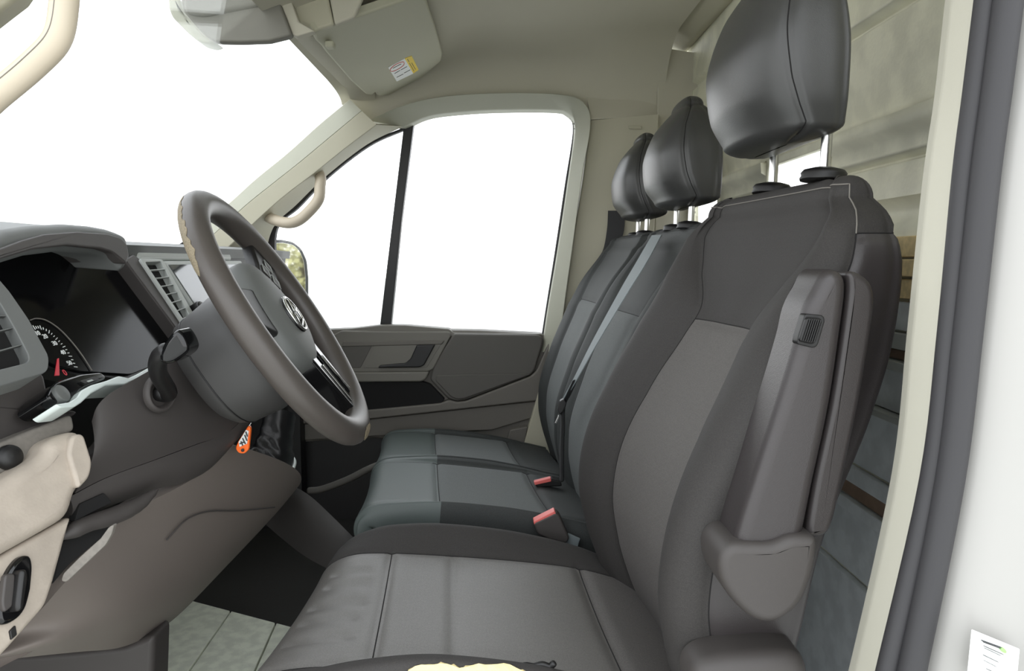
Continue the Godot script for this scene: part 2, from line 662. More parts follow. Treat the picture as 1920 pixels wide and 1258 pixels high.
# k: z, bottom, top, crest (front of the bolsters), back, half (half width), share (of the half width that the middle takes), dip, insert_top, shoulder and four materials
func backrest(root: Node3D, k: Dictionary) -> void:
	var S := 6
	var rows := []
	var n := 84
	for i in n + 1: rows.append([lerpf(k.bottom, k.top, float(i) / n), 1.0, 0.0])
	for i in range(1, 9):
		var a := PI / 2 * i / 8
		rows.append([k.top, cos(a) * 0.98 + 0.02, sin(a) * k.cap])
	var P := []
	for q in rows:
		var y: float = q[0]
		var c: float = look(k.crest, y)
		var b: float = look(k.back, y)
		var w: float = look(k.half, y)
		var sh: float = look(k.share, y)
		var dip: float = look(k.dip, y)
		var T := b - c
		var half := [[0.0, dip], [sh * 0.55, dip], [sh, dip * 0.82], [sh + (1 - sh) * 0.3, dip * 0.3], [sh + (1 - sh) * 0.66, 0.0], [0.965, minf(0.012, T * 0.12)], [1.0, minf(0.042, T * 0.34)], [1.0, T * 0.62], [0.99, T - minf(0.022, T * 0.18)], [0.94, T - 0.002], [0.5, T], [0.0, T]]
		var ring := []
		for i in range(11, 0, -1): ring.append([-half[i][0], half[i][1]])
		ring.append([0.0, half[0][1]])
		for i in range(1, 11): ring.append([half[i][0], half[i][1]])
		var pts := []
		for p in ring:
			var x: float = p[1]
			x = lerpf(T * 0.55, x, q[1])
			var dz: float = p[0] * (w - (1 - q[1]) * 0.02)
			pts.append(Vector3(c + x + k.get("yaw", 0.0) * dz, 0.8 + y + q[2], k.z + dz))
		P.append(spl(pts, S, true))
	var N := grid_normals(P, true)
	orient(P, N)
	var vi := 0
	var vs := 0
	for i in n + 1:
		if rows[i][0] < k.insert_top: vi = i
		if rows[i][0] < k.shoulder: vs = i
	var top := P.size() - 1
	var e := 0.0045
	stitch(P, N, [[9 * S, 9 * S, 0, top, e, 0.008], [13 * S, 13 * S, 0, top, e, 0.008], [9 * S, 13 * S, vi, vi, e, 0.008], [5 * S, 5 * S, 0, vs, 0.003, 0.006], [17 * S, 17 * S, 0, vs, 0.003, 0.006], [17 * S, 20 * S, vs, vs, 0.004, 0.006], [2 * S, 5 * S, vs, vs, 0.004, 0.006]])
	N = grid_normals(P, true)
	orient(P, N)
	part("insert_panel", cut(P, N, 9 * S, 13 * S, 0, vi), k.m_insert, root, "lighter woven panel in the middle of the backrest")
	part("upper_panel", cut(P, N, 9 * S, 13 * S, vi, top), k.m_cloth, root)
	part("bolster", cut(P, N, 5 * S, 9 * S, 0, top), k.m_cloth, root)
	part("bolster", cut(P, N, 13 * S, 17 * S, 0, top), k.m_cloth, root)
	for s in [[2, 5], [17, 20]]:
		part("side_panel", cut(P, N, s[0] * S, s[1] * S, 0, vs), k.m_side, root)
		part("shoulder_panel", cut(P, N, s[0] * S, s[1] * S, vs, top), k.m_cloth, root)
	part("back_panel", cut(P, N, 20 * S, 24 * S, 0, top), k.m_side, root)
	var g := shape()
	var loop := line_of(P, N, 5 * S, 5 * S, vs, n + 2, 0.0006) + line_of(P, N, 5 * S, 17 * S, n + 3, n + 3, 0.0006)
	var down := line_of(P, N, 17 * S, 17 * S, vs, n + 2, 0.0006)
	down.reverse()
	tube(g, loop + down, 0.0009, false, 5)
	part("seam_piping", g, k.m_pipe, root, "pale seam round the upper panel")
	for q in [[9, 9, 0, top - 5], [13, 13, 0, top - 5], [9, 13, vi, vi], [5, 5, 0, vs], [17, 17, 0, vs], [17, 20, vs, vs]]:
		g = shape()
		tube(g, line_of(P, N, q[0] * S, q[1] * S, q[2], q[3], 0.0001), 0.0009, false, 5)
		part("seam", g, M.seam, root)

func headrest(root: Node3D, z: float, y0: float, y1: float, w: float, front: Array, seam: Array, back: Array, posts: Array, post_foot: float, post_x: float) -> void:
	var S := 6
	var P := []
	var n := 34
	var wt := [[0.0, 0.96], [0.12, 0.995], [0.3, 1.0], [0.5, 0.985], [0.65, 0.95], [0.8, 0.875], [0.9, 0.775], [0.96, 0.66], [1.0, 0.54]]
	var rows := []
	for i in range(8, 0, -1):
		var a := PI / 2 * i / 8
		rows.append([0.0, 0.03 + 0.97 * cos(a), -0.016 * sin(a)])
	for i in n + 1: rows.append([float(i) / n, 1.0, 0.0])
	for i in range(1, 9):
		var a := PI / 2 * i / 8
		rows.append([1.0, 0.03 + 0.97 * cos(a), 0.022 * sin(a)])
	var h := y1 - y0 - 0.038
	for q in rows:
		var t: float = q[0]
		var f: float = look(front, t)
		var s: float = look(seam, t)
		var b: float = look(back, t)
		var ww: float = w * look(wt, t)
		var half := [[0.0, f], [0.5, lerpf(f, s, 0.12)], [0.82, lerpf(f, s, 0.42)], [1.0, s], [1.0, lerpf(s, b, 0.5)], [0.97, b - 0.012], [0.86, b], [0.0, b]]
		var ring := []
		for i in range(7, 0, -1): ring.append([-half[i][0], half[i][1]])
		ring.append([0.0, f])
		for i in range(1, 7): ring.append([half[i][0], half[i][1]])
		var mx := (f + b) / 2
		var pts := []
		for p in ring:
			pts.append(Vector3(lerpf(mx, p[1], q[1]), 0.8 + y0 + 0.016 + h * t + q[2], z + p[0] * ww * (0.45 + 0.55 * q[1])))
		P.append(spl(pts, S, true))
	var N := grid_normals(P, true)
	orient(P, N)
	var top := P.size() - 1
	stitch(P, N, [[4 * S, 4 * S, 2, top - 2, 0.004, 0.004], [10 * S, 10 * S, 2, top - 2, 0.004, 0.004]])
	N = grid_normals(P, true)
	orient(P, N)
	var head := part("headrest", cut(P, N, 10 * S, 18 * S, 0, top), M.headrest, root)
	part("front_cover", cut(P, N, 4 * S, 10 * S, 0, top), M.headrest, head)
	for c in [4, 10]:
		var sg := shape()
		tube(sg, line_of(P, N, c * S, c * S, 3, top - 3, 0.0001), 0.0009, false, 5)
		part("seam", sg, M.seam, head)
	for pz in posts:
		var g := shape()
		tube(g, [Vector3(post_x, 0.8 + post_foot - 0.05, z + pz), Vector3(post_x + 0.003, 0.8 + y0 + 0.03, z + pz)], 0.0062, false, 12)
		part("post", g, M.chrome, head, "chrome headrest post")
		g = shape()
		lathe(g, Vector3(post_x, 0.8 + post_foot - 0.006, z + pz), Vector3(0.06, 1, 0), [[0.0, 0.0], [0.026, 0.0], [0.027, 0.003], [0.025, 0.006], [0.026, 0.009], [0.023, 0.013], [0.012, 0.016], [0.0, 0.0165]], 24)
		part("post_sleeve", g, M.black, head)

# k: z, half, share, profile (points from under the nose to the rear), rise (of the bolsters by x), lines (x of the cross seams), m_front, m_insert, m_rear, m_bolster, folds
func cushion(root: Node3D, k: Dictionary) -> void:
	var S := 7
	var prof := spl(v3s(k.profile), 12)
	prof = resample(prof, 110)
	var P := []
	for r in prof.size():
		var p: Vector3 = prof[r]
		var t: Vector3 = (prof[mini(r + 1, prof.size() - 1)] - prof[maxi(r - 1, 0)]).normalized()
		var n := Vector3(-t.y, t.x, 0)
		var hb: float = look(k.rise, p.x)
		if n.x < -0.3: hb *= clampf((1.0 + n.x) / 0.7, 0, 1)
		var sk := clampf(1.15 + n.x, 0.25, 1.0)
		var sh: float = k.share
		var half := [[0.0, -0.006], [sh * 0.6, -0.004], [sh, 0.0], [sh + (1 - sh) * 0.42, hb * 0.62], [sh + (1 - sh) * 0.72, hb], [0.98, hb * 0.8 - 0.006], [1.0, -0.03 * sk], [1.0, -0.09 * sk], [0.985, -0.13 * sk]]
		var pts := []
		for i in range(8, 0, -1): pts.append(p + n * half[i][1] + Vector3(0, 0, -half[i][0] * k.half))
		var up: float = k.get("near_lift", 0.0) * hb / 0.028
		for i in 9: pts.append(p + n * (half[i][1] + (up if i in [4, 5] else up * 0.6 if i == 3 else 0.0)) + Vector3(0, 0, half[i][0] * k.half))
		var tilt: Array = k.get("tilt", [0.0, 0.0, k.z])
		for i in pts.size(): pts[i] += Vector3(lerpf(k.get("nose", tilt[0]), tilt[0], clampf((p.x + 0.27) / 0.1, 0, 1)), tilt[1], 0) * (pts[i].z - tilt[2])
		P.append(spl(pts, S))
	var N := grid_normals(P, false)
	orient(P, N, Vector3.UP)
	var R := P.size() - 1
	var cf := 6 * S
	var cn := 10 * S
	var at_x := func(x: float) -> int:
		var best := 0
		for r in P.size():
			if prof[r].y > k.profile[0][1] + 0.03 and absf(prof[r].x - x) < absf(prof[best].x - x): best = r
		return best
	var seams := [[cf, cf, 0, R, 0.004, 0.007], [cn, cn, 0, R, 0.004, 0.007]]
	var cuts := []
	for x in k.lines:
		var r: int = at_x.call(x)
		cuts.append(r)
		seams.append([cf, cn, r, r, 0.006, 0.009])
	for f in k.get("folds", []):
		seams.append([f[0] * S, f[0] * S, at_x.call(f[1]), at_x.call(f[2]), f[3], 0.005])
	for f in k.get("puckers", []):
		var r: int = at_x.call(f)
		seams.append([cf, cn, r, r, 0.004, 0.011])
	stitch(P, N, seams)
	N = grid_normals(P, false)
	orient(P, N, Vector3.UP)
	part("front_panel", cut(P, N, cf, cn, 0, cuts[0]), k.m_front, root)
	part("insert_panel", cut(P, N, cf, cn, cuts[0], cuts[1]), k.m_insert, root)
	part("rear_panel", cut(P, N, cf, cn, cuts[1], R), k.m_rear, root)
	var b0: int = cuts[0] if k.has("wide_front") else 0
	for e in [[0, cf], [cn, 16 * S]]:
		if b0: part("front_corner", cut(P, N, e[0], e[1], 0, b0), k.m_front, root)
		part("bolster", cut(P, N, e[0], e[1], b0, R), k.m_bolster, root)
	for q in [[cf, cf, 0, R], [cn, cn, 0, R], [cf, cn, cuts[0], cuts[0]], [cf, cn, cuts[1], cuts[1]]]:
		var sg := shape()
		tube(sg, line_of(P, N, q[0], q[1], q[2], q[3], 0.0001), 0.001, false, 5)
		part("seam", sg, M.seam, root)
	if k.has("tear"):
		var T := []
		var c0 := int(12.4 * S)
		var c1 := int(14.5 * S)
		var ra: int = at_x.call(k.tear[0])
		var rb: int = at_x.call(k.tear[1])
		for r in range(ra, rb + 1):
			var row := []
			var e := 0.3 + 0.12 * sin(r * 0.45) + 0.05 * sin(r * 1.3)
			var mid := pow(sin(PI * (r - ra) / float(rb - ra)), 0.4)
			for i in 17:
				var u := lerpf(c0 + e * S, c1 - e * S * 0.6, 0.5 + (i / 16.0 - 0.5) * mid)
				var a := int(u)
				row.append(P[r][a].lerp(P[r][a + 1], u - a) + N[r][a].lerp(N[r][a + 1], u - a) * (0.0015 + 0.002 * absf(sin(r * 1.7 + i * 2.1))))
			T.append(row)
		part("torn_foam", sheet(shape(), T, Vector3.UP, 0.004), M.foam, root, "torn cover edge with pale foam showing")

func yrel(pts: Array) -> Array:                            # profile points given from the eye's height
	var o := []
	for p in pts: o.append([p[0], p[1] + 0.8, p[2]])
	return o

func profile(z: float, pts: Array) -> Array:
	var o := []
	for p in pts: o.append([p[0], p[1] + 0.8, z])
	return o

# ---------------------------------------------------------------- seats
func build_seats() -> void:
	var s := thing("driver_seat", "single dark driver seat with an upright armrest on its side, nearest the open door", "seat", Vector3(0.05, 0.012, -0.98))
	var g := shape()
	rbox(g, Vector3(0.02, 0.12, -0.98), Vector3(0.42, 0.215, 0.4), 0.02)
	part("pedestal", g, M.black, s)
	cushion(s, {"z": -0.98, "half": 0.245, "share": 0.68, "profile": profile(-0.98, [[-0.2, -0.59], [-0.268, -0.56], [-0.292, -0.515], [-0.28, -0.48], [-0.24, -0.463], [-0.17, -0.46], [-0.05, -0.467], [0.06, -0.477], [0.14, -0.488], [0.2, -0.504], [0.26, -0.524]]),
		"rise": [[-0.29, 0.0], [-0.24, 0.008], [-0.17, 0.021], [-0.08, 0.028], [0.02, 0.025], [0.1, 0.017], [0.17, 0.008], [0.22, 0.0]], "lines": [-0.16, 0.142], "puckers": [-0.065], "tilt": [0.07, 0.0, -0.98], "nose": -0.05, "near_lift": 0.018, "tear": [-0.13, 0.06],
		"folds": [[7.0, -0.25, -0.19, 0.003], [7.5, -0.25, -0.185, 0.0035], [8.0, -0.255, -0.185, 0.004], [8.5, -0.255, -0.19, 0.0035], [9.0, -0.26, -0.19, 0.003]],
		"m_front": M.seat_worn, "m_insert": M.seat_worn, "m_rear": M.seat_insert, "m_bolster": M.seat_cloth})
	backrest(s, {"z": -0.98, "bottom": -0.56, "top": 0.068, "cap": 0.026,
		"yaw": 0.1, "crest": [[-0.56, 0.22], [-0.5, 0.188], [-0.44, 0.166], [-0.36, 0.152], [-0.28, 0.163], [-0.2, 0.195], [-0.1, 0.246], [-0.02, 0.29], [0.04, 0.322], [0.07, 0.342]],
		"back": [[-0.56, 0.275], [-0.41, 0.296], [-0.286, 0.318], [-0.146, 0.365], [-0.038, 0.388], [0.043, 0.39], [0.07, 0.388]],
		"half": [[-0.56, 0.2], [-0.45, 0.235], [-0.3, 0.245], [-0.1, 0.244], [0.0, 0.236], [0.035, 0.222], [0.055, 0.203], [0.068, 0.182]],
		"share": [[-0.5, 0.6], [-0.3, 0.58], [-0.16, 0.48], [-0.075, 0.4], [0.0, 0.66], [0.05, 0.86]],
		"dip": [[-0.56, 0.03], [-0.3, 0.045], [-0.08, 0.045], [0.0, 0.028], [0.06, 0.01]],
		"insert_top": -0.078, "shoulder": 0.036, "m_insert": M.seat_insert, "m_cloth": M.seat_cloth, "m_side": M.seat_leather, "m_pipe": M.piping})
	headrest(s, -0.975, 0.142, 0.385, 0.126, [[0.0, 0.304], [0.15, 0.286], [0.42, 0.279], [0.62, 0.288], [0.78, 0.301], [0.9, 0.318], [1.0, 0.336]], [[0.0, 0.348], [0.1, 0.338], [0.25, 0.328], [0.5, 0.322], [0.75, 0.329], [0.9, 0.34], [1.0, 0.35]], [[0.0, 0.398], [0.4, 0.399], [0.7, 0.394], [0.88, 0.386], [1.0, 0.377]], [-0.075, 0.092], 0.1, 0.383)
	# armrest folded up against the side
	g = shape()
	slab(g, spl(ats([[1566, 505], [1548, 513], [1533, 540], [1512, 582], [1497, 643], [1468, 740], [1420, 888], [1378, 1030], [1400, 1060], [1460, 1070], [1500, 1040], [1532, 900], [1562, 760], [1583, 620], [1592, 545], [1586, 515]], 0.682), 4, true), 0.058, 0.013, 0.0)
	var arm := part("armrest", g, M.seat_leather, s)
	g = shape()
	slab(g, spl(ats([[1591, 512], [1612, 512], [1634, 530], [1642, 560], [1636, 620], [1612, 760], [1578, 920], [1562, 985], [1546, 1006], [1522, 1010], [1514, 1000], [1530, 900], [1560, 760], [1582, 620], [1591, 545]], 0.69), 4, true), 0.05, 0.0065, 0.0)
	part("armrest_pad", g, M.seat_leather, arm, "grained soft pad along the back of the armrest")
	g = shape()
	slab(g, ats([[1510, 588], [1544, 591], [1548, 600], [1534, 648], [1526, 653], [1494, 645], [1497, 630]], 0.6805), 0.012, 0.0015, 0.003)
	part("button_recess", g, M.black, arm)
	g = shape()
	slab(g, ats([[1513, 595], [1541, 597], [1543, 603], [1530, 643], [1524, 646], [1499, 640]], 0.676), 0.012, 0.003, 0.003)
	for i in 7: tube(g, ats([[1515 + 4 * i, 598 + 0.4 * i], [1502 + 4 * i, 638 + 0.7 * i]], 0.675), 0.0007, false, 5)
	part("release_button", g, M.black, arm, "ribbed black release button")
	g = shape()
	slab(g, spl(ats([[1349, 1066], [1354, 1040], [1374, 1022], [1410, 1021], [1450, 1020], [1482, 1008], [1510, 1006], [1532, 1010], [1536, 1030], [1532, 1060], [1522, 1098], [1502, 1138], [1470, 1164], [1440, 1171], [1408, 1160], [1376, 1130], [1356, 1098]], 0.672), 4, true), 0.065, 0.01, 0.0)
	part("hinge_cap", g, M.dark_plastic, arm, "rounded plastic hinge cover at the foot of the armrest")
	g = shape()
	slab(g, ats([[1296, 1275], [1320, 1248], [1368, 1238], [1440, 1232], [1497, 1232], [1520, 1245], [1528, 1300], [1300, 1330]], 0.69), 0.05, 0.02, 0.01)
	part("recliner_cover", g, M.dark_plastic, s)
	g = shape()
	tube(g, spl(ats([[978, 1258], [984, 1248], [1000, 1250], [1016, 1246], [1030, 1250], [1038, 1244]], 0.765), 4), 0.004, false, 8)
	part("frayed_edge", g, M.black, s)

	var b := thing("bench_seat", "two-place passenger bench seat in dark grey cloth behind the driver seat, with two headrests", "seat", Vector3(0.05, 0.012, -1.72))
	g = shape()
	rbox(g, Vector3(0.04, 0.12, -1.72), Vector3(0.4, 0.215, 0.76), 0.02)
	part("pedestal", g, M.black, b)
	for q in [[-1.51, 0.218, 0.0], [-1.945, 0.212, -0.022]]:
		cushion(b, {"z": q[0], "half": q[1], "share": 0.86, "wide_front": true, "tilt": [0.1, 0.07, -1.31], "profile": profile(q[0], [[-0.19, -0.55], [-0.235, -0.53], [-0.262, -0.495], [-0.258, -0.46], [-0.228, -0.438], [-0.16, -0.436], [-0.06, -0.444], [0.06, -0.458], [0.15, -0.472], [0.22, -0.488]]),
			"rise": [[-0.33, 0.0], [-0.2, 0.002], [-0.1, 0.009], [0.0, 0.01], [0.08, 0.006], [0.15, 0.0]], "lines": [-0.105, 0.105], "puckers": [],
			"m_front": M.bench_front, "m_insert": M.bench_insert, "m_rear": M.bench_cloth, "m_bolster": M.bench_cloth})
		backrest(b, {"z": q[0], "bottom": -0.56, "top": 0.05, "cap": 0.022,
			"yaw": 0.06, "crest": [[-0.56, 0.18 + q[2]], [-0.45, 0.15 + q[2]], [-0.38, 0.146 + q[2]], [-0.24, 0.182 + q[2]], [-0.12, 0.232 + q[2]], [-0.05, 0.272 + q[2]], [0.03, 0.328 + q[2]], [0.05, 0.346 + q[2]]],
			"back": [[-0.56, 0.28], [-0.3, 0.32], [-0.1, 0.38], [0.05, 0.405]],
			"half": [[-0.56, 0.19], [-0.4, q[1]], [-0.1, q[1]], [0.0, q[1] - 0.012], [0.05, q[1] - 0.03]],
			"share": [[-0.5, 0.5], [-0.2, 0.54], [-0.1, 0.58], [0.0, 0.76], [0.05, 0.8]],
			"dip": [[-0.56, 0.01], [-0.3, 0.016], [-0.08, 0.016], [0.0, 0.012], [0.05, 0.006]],
			"insert_top": -0.1, "shoulder": 0.02, "m_insert": M.bench_insert, "m_cloth": M.bench_cloth, "m_side": M.bench_cloth, "m_pipe": M.bench_cloth})
	headrest(b, -1.51, 0.106, 0.32, 0.126, [[0.0, 0.32], [0.15, 0.3], [0.42, 0.295], [0.62, 0.304], [0.78, 0.317], [0.9, 0.334], [1.0, 0.351]], [[0.0, 0.366], [0.1, 0.356], [0.25, 0.346], [0.5, 0.34], [0.75, 0.345], [0.9, 0.355], [1.0, 0.365]], [[0.0, 0.416], [0.4, 0.417], [0.7, 0.411], [0.88, 0.402], [1.0, 0.393]], [-0.06, 0.06], 0.068, 0.372)
	headrest(b, -1.945, 0.106, 0.324, 0.122, [[0.0, 0.32], [0.15, 0.3], [0.42, 0.295], [0.62, 0.304], [0.78, 0.317], [0.9, 0.334], [1.0, 0.351]], [[0.0, 0.366], [0.1, 0.356], [0.25, 0.346], [0.5, 0.34], [0.75, 0.345], [0.9, 0.355], [1.0, 0.365]], [[0.0, 0.416], [0.4, 0.417], [0.7, 0.411], [0.88, 0.402], [1.0, 0.393]], [-0.06, 0.06], 0.068, 0.372)

func build_belts() -> void:
	# the belt that lies slack across the outer passenger place
	var bt := thing("seat_belt", "pale grey seat belt running diagonally down the far passenger backrest to a black stop", "seat belt", at(1055, 900, 1.735), "seat belts of the bench")
	var g := shape()
	var ahead := func(q: Array) -> Vector3:               # on that ray, just in front of the cushioned back
		var e := 1.85
		while e > 1.4:
			var p := at(q[0], q[1], e)
			if p.x < look([[-0.4, 0.128], [-0.24, 0.16], [-0.12, 0.21], [-0.05, 0.25], [0.03, 0.308], [0.06, 0.34]], p.y - 0.8) - 0.012 + 0.08 * (p.z + 1.51): return p
			e -= 0.01
		return at(q[0], q[1], e)
	var A := []
	var B := []
	for q in [[1222, 441], [1196, 486], [1160, 548], [1110, 640], [1075, 710], [1052, 752]]: A.append(ahead.call(q))
	for q in [[1240, 440], [1213, 490], [1172, 556], [1118, 646], [1080, 714], [1056, 754]]: B.append(ahead.call(q))
	sheet(g, [spl(A, 6), spl(B, 6)], Vector3(-0.6, 0.5, 0.6), 0.0016)
	part("webbing", g, M.belt, bt)
	g = shape()
	var low := []
	for q in [[1078, 714], [1066, 740], [1056, 762], [1055, 800], [1053, 850], [1053, 900]]: low.append(ahead.call(q))
	tube(g, spl(low, 5), 0.0055, false, 6, 0.35)
	part("lower_webbing", g, M.belt_dark, bt, "dark folded lower run of webbing")
	g = shape()
	slab(g, ats([[1050, 752], [1058, 748], [1063, 756], [1056, 772], [1049, 778], [1046, 768]], 1.5), 0.014, 0.002, 0.003)
	part("belt_stop", g, M.black, bt)
	g = shape()
	slab(g, ats([[1047, 778], [1050, 780], [1043, 795], [1040, 793]], 1.5), 0.003, 0.0008, 0.001)
	part("tongue", g, M.chrome, bt, "bright metal tongue")
	var b2 := thing("seat_belt", "black seat belt hanging behind the farthest headrest beside the door pillar", "seat belt", at(1130, 500, 2.12), "seat belts of the bench")
	g = shape()
	sheet(g, [spl(ats([[1140, 395], [1138, 430], [1130, 470], [1112, 497]], 2.18), 5), spl(ats([[1172, 395], [1168, 440], [1150, 470], [1122, 500]], 2.165), 5)], Vector3(-0.5, 0.3, 0.8), 0.002)
	part("webbing", g, M.belt_dark, b2)
	g = shape()
	slab(g, ats([[1104, 507], [1117, 498], [1120, 504], [1107, 514]], 2.16), 0.004, 0.001, 0.001)
	part("tongue", g, M.chrome, b2, "bright metal tongue")
	# buckles
	var k := thing("seat_belt_buckle", "large black belt buckle with red button beside the driver seat", "buckle", at(1030, 1000, 1.27), "red-buttoned belt buckles")
	g = shape()
	slab(g, ats([[1000, 981], [1042, 961], [1050, 968], [1068, 1010], [1062, 1020], [1030, 1012], [1008, 1002]], 1.262), 0.024, 0.004, 0.004)
	part("body", g, M.dark_plastic, k)
	g = shape()
	slab(g, ats([[1000, 978], [1040, 958], [1043, 964], [1002, 985]], 1.263), 0.02, 0.0015, 0.002)
	part("button", g, M.red, k, "red push button")
	g = shape()
	slab(g, ats([[1056, 1016], [1066, 1000], [1088, 1010], [1082, 1030], [1068, 1040]], 1.275), 0.003, 0.001, 0.001)
	part("strap", g, M.belt, k)
	var k2 := thing("seat_belt_buckle", "small belt buckle with red button lying in the gap between the two bench places", "buckle", at(1020, 910, 1.58), "red-buttoned belt buckles")
	g = shape()
	slab(g, ats([[1001, 905], [1034, 898], [1052, 903], [1054, 912], [1006, 914]], 1.58), 0.024, 0.003, 0.003)
	part("body", g, M.black, k2)
	g = shape()
	slab(g, ats([[1001, 904], [1033, 896], [1034, 903], [1003, 910]], 1.577), 0.014, 0.0015, 0.002)
	part("button", g, M.red, k2, "red push button")

# ---------------------------------------------------------------- steering wheel
const HUB := Vector3(-0.2856, 0.7245, -0.98)
var axis := Vector3(0.8444, 0.5313, -0.0692).normalized()

func build_wheel() -> void:
	var w := thing("steering_wheel", "dark steering wheel with worn rim and round centre badge in front of the driver seat", "steering wheel", HUB)
	var lat := Vector3(sin(deg_to_rad(4.69)), 0, cos(deg_to_rad(4.69)))
	var up := lat.cross(axis)
	var P := []
	for k in 120:
		var a := TAU * k / 120
		var out := up * cos(a) + lat * sin(a)
		var row := []
		for s in 18:
			var b := TAU * s / 18
			row.append(HUB + out * (0.1735 + 0.0195 * cos(b)) + axis * 0.0165 * sin(b))
		P.append(row)
	var g := shape()
	loft(g, P, false, true)
	var rim := part("rim", g, M.wheel, w)
	# scuffed patches, a hair proud of the leather
	for q in [[0.1, 1.15, -1.5, 0.1, "worn pale strip along the front edge of the rim"], [2.95, 3.25, 0.1, 1.4, "scuffed patch at the foot of the rim"]]:
		g = shape()
		var F := []
		for k in 41:
			var t := k / 40.0
			var a: float = lerpf(q[0], q[1], t)
			var out := up * cos(a) + lat * sin(a)
			var row := []
			var half: float = (q[3] - q[2]) * 0.5 * sqrt(maxf(0.0, 1 - pow(2 * t - 1, 4))) * (0.7 + 0.1 * sin(k * 0.8) + 0.07 * sin(k * 1.9) + 0.04 * sin(k * 4.3))
			for s in 7:
				var b: float = (q[2] + q[3]) * 0.5 + half * (s - 3) / 3.0
				row.append(HUB + out * (0.1735 + 0.0199 * cos(b)) + axis * 0.0169 * sin(b))
			F.append(row)
		sheet(g, F, up, 0.0006)
		part("worn_patch", g, M.wheel_worn, rim, q[4])
	# airbag pad: a rounded shield, domed
	var yaw := deg_to_rad(52)
	var u2 := up * cos(yaw) - lat * sin(yaw)     # the wheel stands turned
	var v2 := axis.cross(u2)
	var sh := []
	for q in [[0.078, 0.0], [0.07, 0.055], [0.035, 0.082], [-0.02, 0.076], [-0.06, 0.045], [-0.078, 0.0], [-0.06, -0.045], [-0.02, -0.076], [0.035, -0.082], [0.07, -0.055]]:
		sh.append(Vector3(q[0], q[1], 0))
	sh = spl(sh, 5, true)
	P = []
	for q in [[0.9, -0.05], [1.0, -0.034], [1.0, -0.014], [0.985, -0.005], [0.95, 0.001], [0.88, 0.006], [0.7, 0.011], [0.45, 0.0145], [0.2, 0.016], [0.02, 0.0162]]:
		var row := []
		for p in sh: row.append(HUB + (u2 * p.x + v2 * p.y) * q[0] + axis * q[1])
		P.append(row)
	g = shape()
	loft(g, P, true)
	part("airbag_pad", g, M.dash_grey, w)
	# badge: a ring round a V over a W
	g = shape()
	var c := HUB + axis * 0.0165 - u2 * 0.004
	lathe(g, c, axis, [[0.0, -0.004], [0.027, -0.004], [0.027, 0.0], [0.0245, 0.0008], [0.0, 0.0012]], 32)
	var bd := part("badge", g, M.black_gloss, w, "round badge with a V above a W")
	g = shape()
	var ring := []
	for k in 40: ring.append(c + axis * 0.0015 + (u2 * cos(TAU * k / 40) + v2 * sin(TAU * k / 40)) * 0.0245)
	tube(g, ring, 0.0022, true, 8)
	for l in [[[0.022, 0.009], [0.004, 0.001], [0.004, -0.001], [0.022, -0.009]], [[0.008, 0.021], [-0.021, 0.009], [-0.002, 0.002], [-0.002, -0.002], [-0.021, -0.009], [0.008, -0.021]]]:
		var pts := []
		for q in l: pts.append(c + axis * 0.002 + u2 * q[0] + v2 * q[1])
		tube(g, pts, 0.0018, false, 6)
	part("badge_emblem", g, M.chrome, bd)
	# spokes
	var spoke := func(a: float, half: float) -> Dictionary:
		var out := up * cos(a) + lat * sin(a)
		var side := axis.cross(out)
		var pts := []
		for q in [[0.06, -half * 1.25], [0.11, -half], [0.16, -half * 1.1], [0.16, half * 1.1], [0.11, half], [0.06, half * 1.25]]: pts.append(HUB + out * q[0] + side * q[1] + axis * 0.002)
		return slab(shape(), pts, 0.016, 0.005, 0.01, axis)
	for a in [deg_to_rad(-52), deg_to_rad(76)]: part("spoke", spoke.call(a, 0.028), M.black, w, "glossy black spoke with buttons")
	for q in [[-52.0, 0.1, 0.012], [-52.0, 0.1, -0.012], [-52.0, 0.126, 0.0]]:
		var a := deg_to_rad(q[0])
		var out := up * cos(a) + lat * sin(a)
		var side := axis.cross(out)
		var o: Vector3 = HUB + out * q[1] + side * q[2] + axis * 0.004
		g = shape()
		slab(g, [o - out * 0.009 - side * 0.008, o + out * 0.009 - side * 0.008, o + out * 0.009 + side * 0.008, o - out * 0.009 + side * 0.008], 0.004, 0.001, 0.002, axis)
		part("button", g, M.dark_plastic, w, "steering wheel control button")
		g = shape()
		tube(g, [o - out * 0.009 - side * 0.008, o + out * 0.009 - side * 0.008, o + out * 0.009 + side * 0.008, o - out * 0.009 + side * 0.008], 0.0006, true, 5)
		part("button_trim", g, M.light_grey, w)
	# forked lower spoke with bright edges
	var fork := func(a: float, b: float, r0: float, r1: float, wd: float, lift: float) -> Array:
		var p0 := HUB + (up * cos(deg_to_rad(a)) + lat * sin(deg_to_rad(a))) * r0
		var p1 := HUB + (up * cos(deg_to_rad(b)) + lat * sin(deg_to_rad(b))) * r1
		var s := axis.cross((p1 - p0).normalized()) * wd
		return [p0 - s + axis * lift, p1 - s * 0.8 + axis * lift, p1 + s * 0.8 + axis * lift, p0 + s + axis * lift]
	g = shape()
	slab(g, fork.call(226, 212, 0.06, 0.158, 0.013, 0.006), 0.026, 0.004, 0.004, axis)
	slab(g, fork.call(178, 196, 0.06, 0.158, 0.013, 0.006), 0.026, 0.004, 0.004, axis)
	slab(g, fork.call(204, 204, 0.138, 0.162, 0.034, 0.004), 0.024, 0.004, 0.006, axis)
	part("lower_spoke", g, M.black_gloss, w, "forked black lower spoke")
	g = shape()
	for q in [[212.0, 210.0], [191.0, 197.0]]:
		tube(g, [HUB + (up * cos(deg_to_rad(q[0])) + lat * sin(deg_to_rad(q[0]))) * 0.082 + axis * 0.007, HUB + (up * cos(deg_to_rad(q[1])) + lat * sin(deg_to_rad(q[1]))) * 0.15 + axis * 0.007], 0.0018, false, 6)
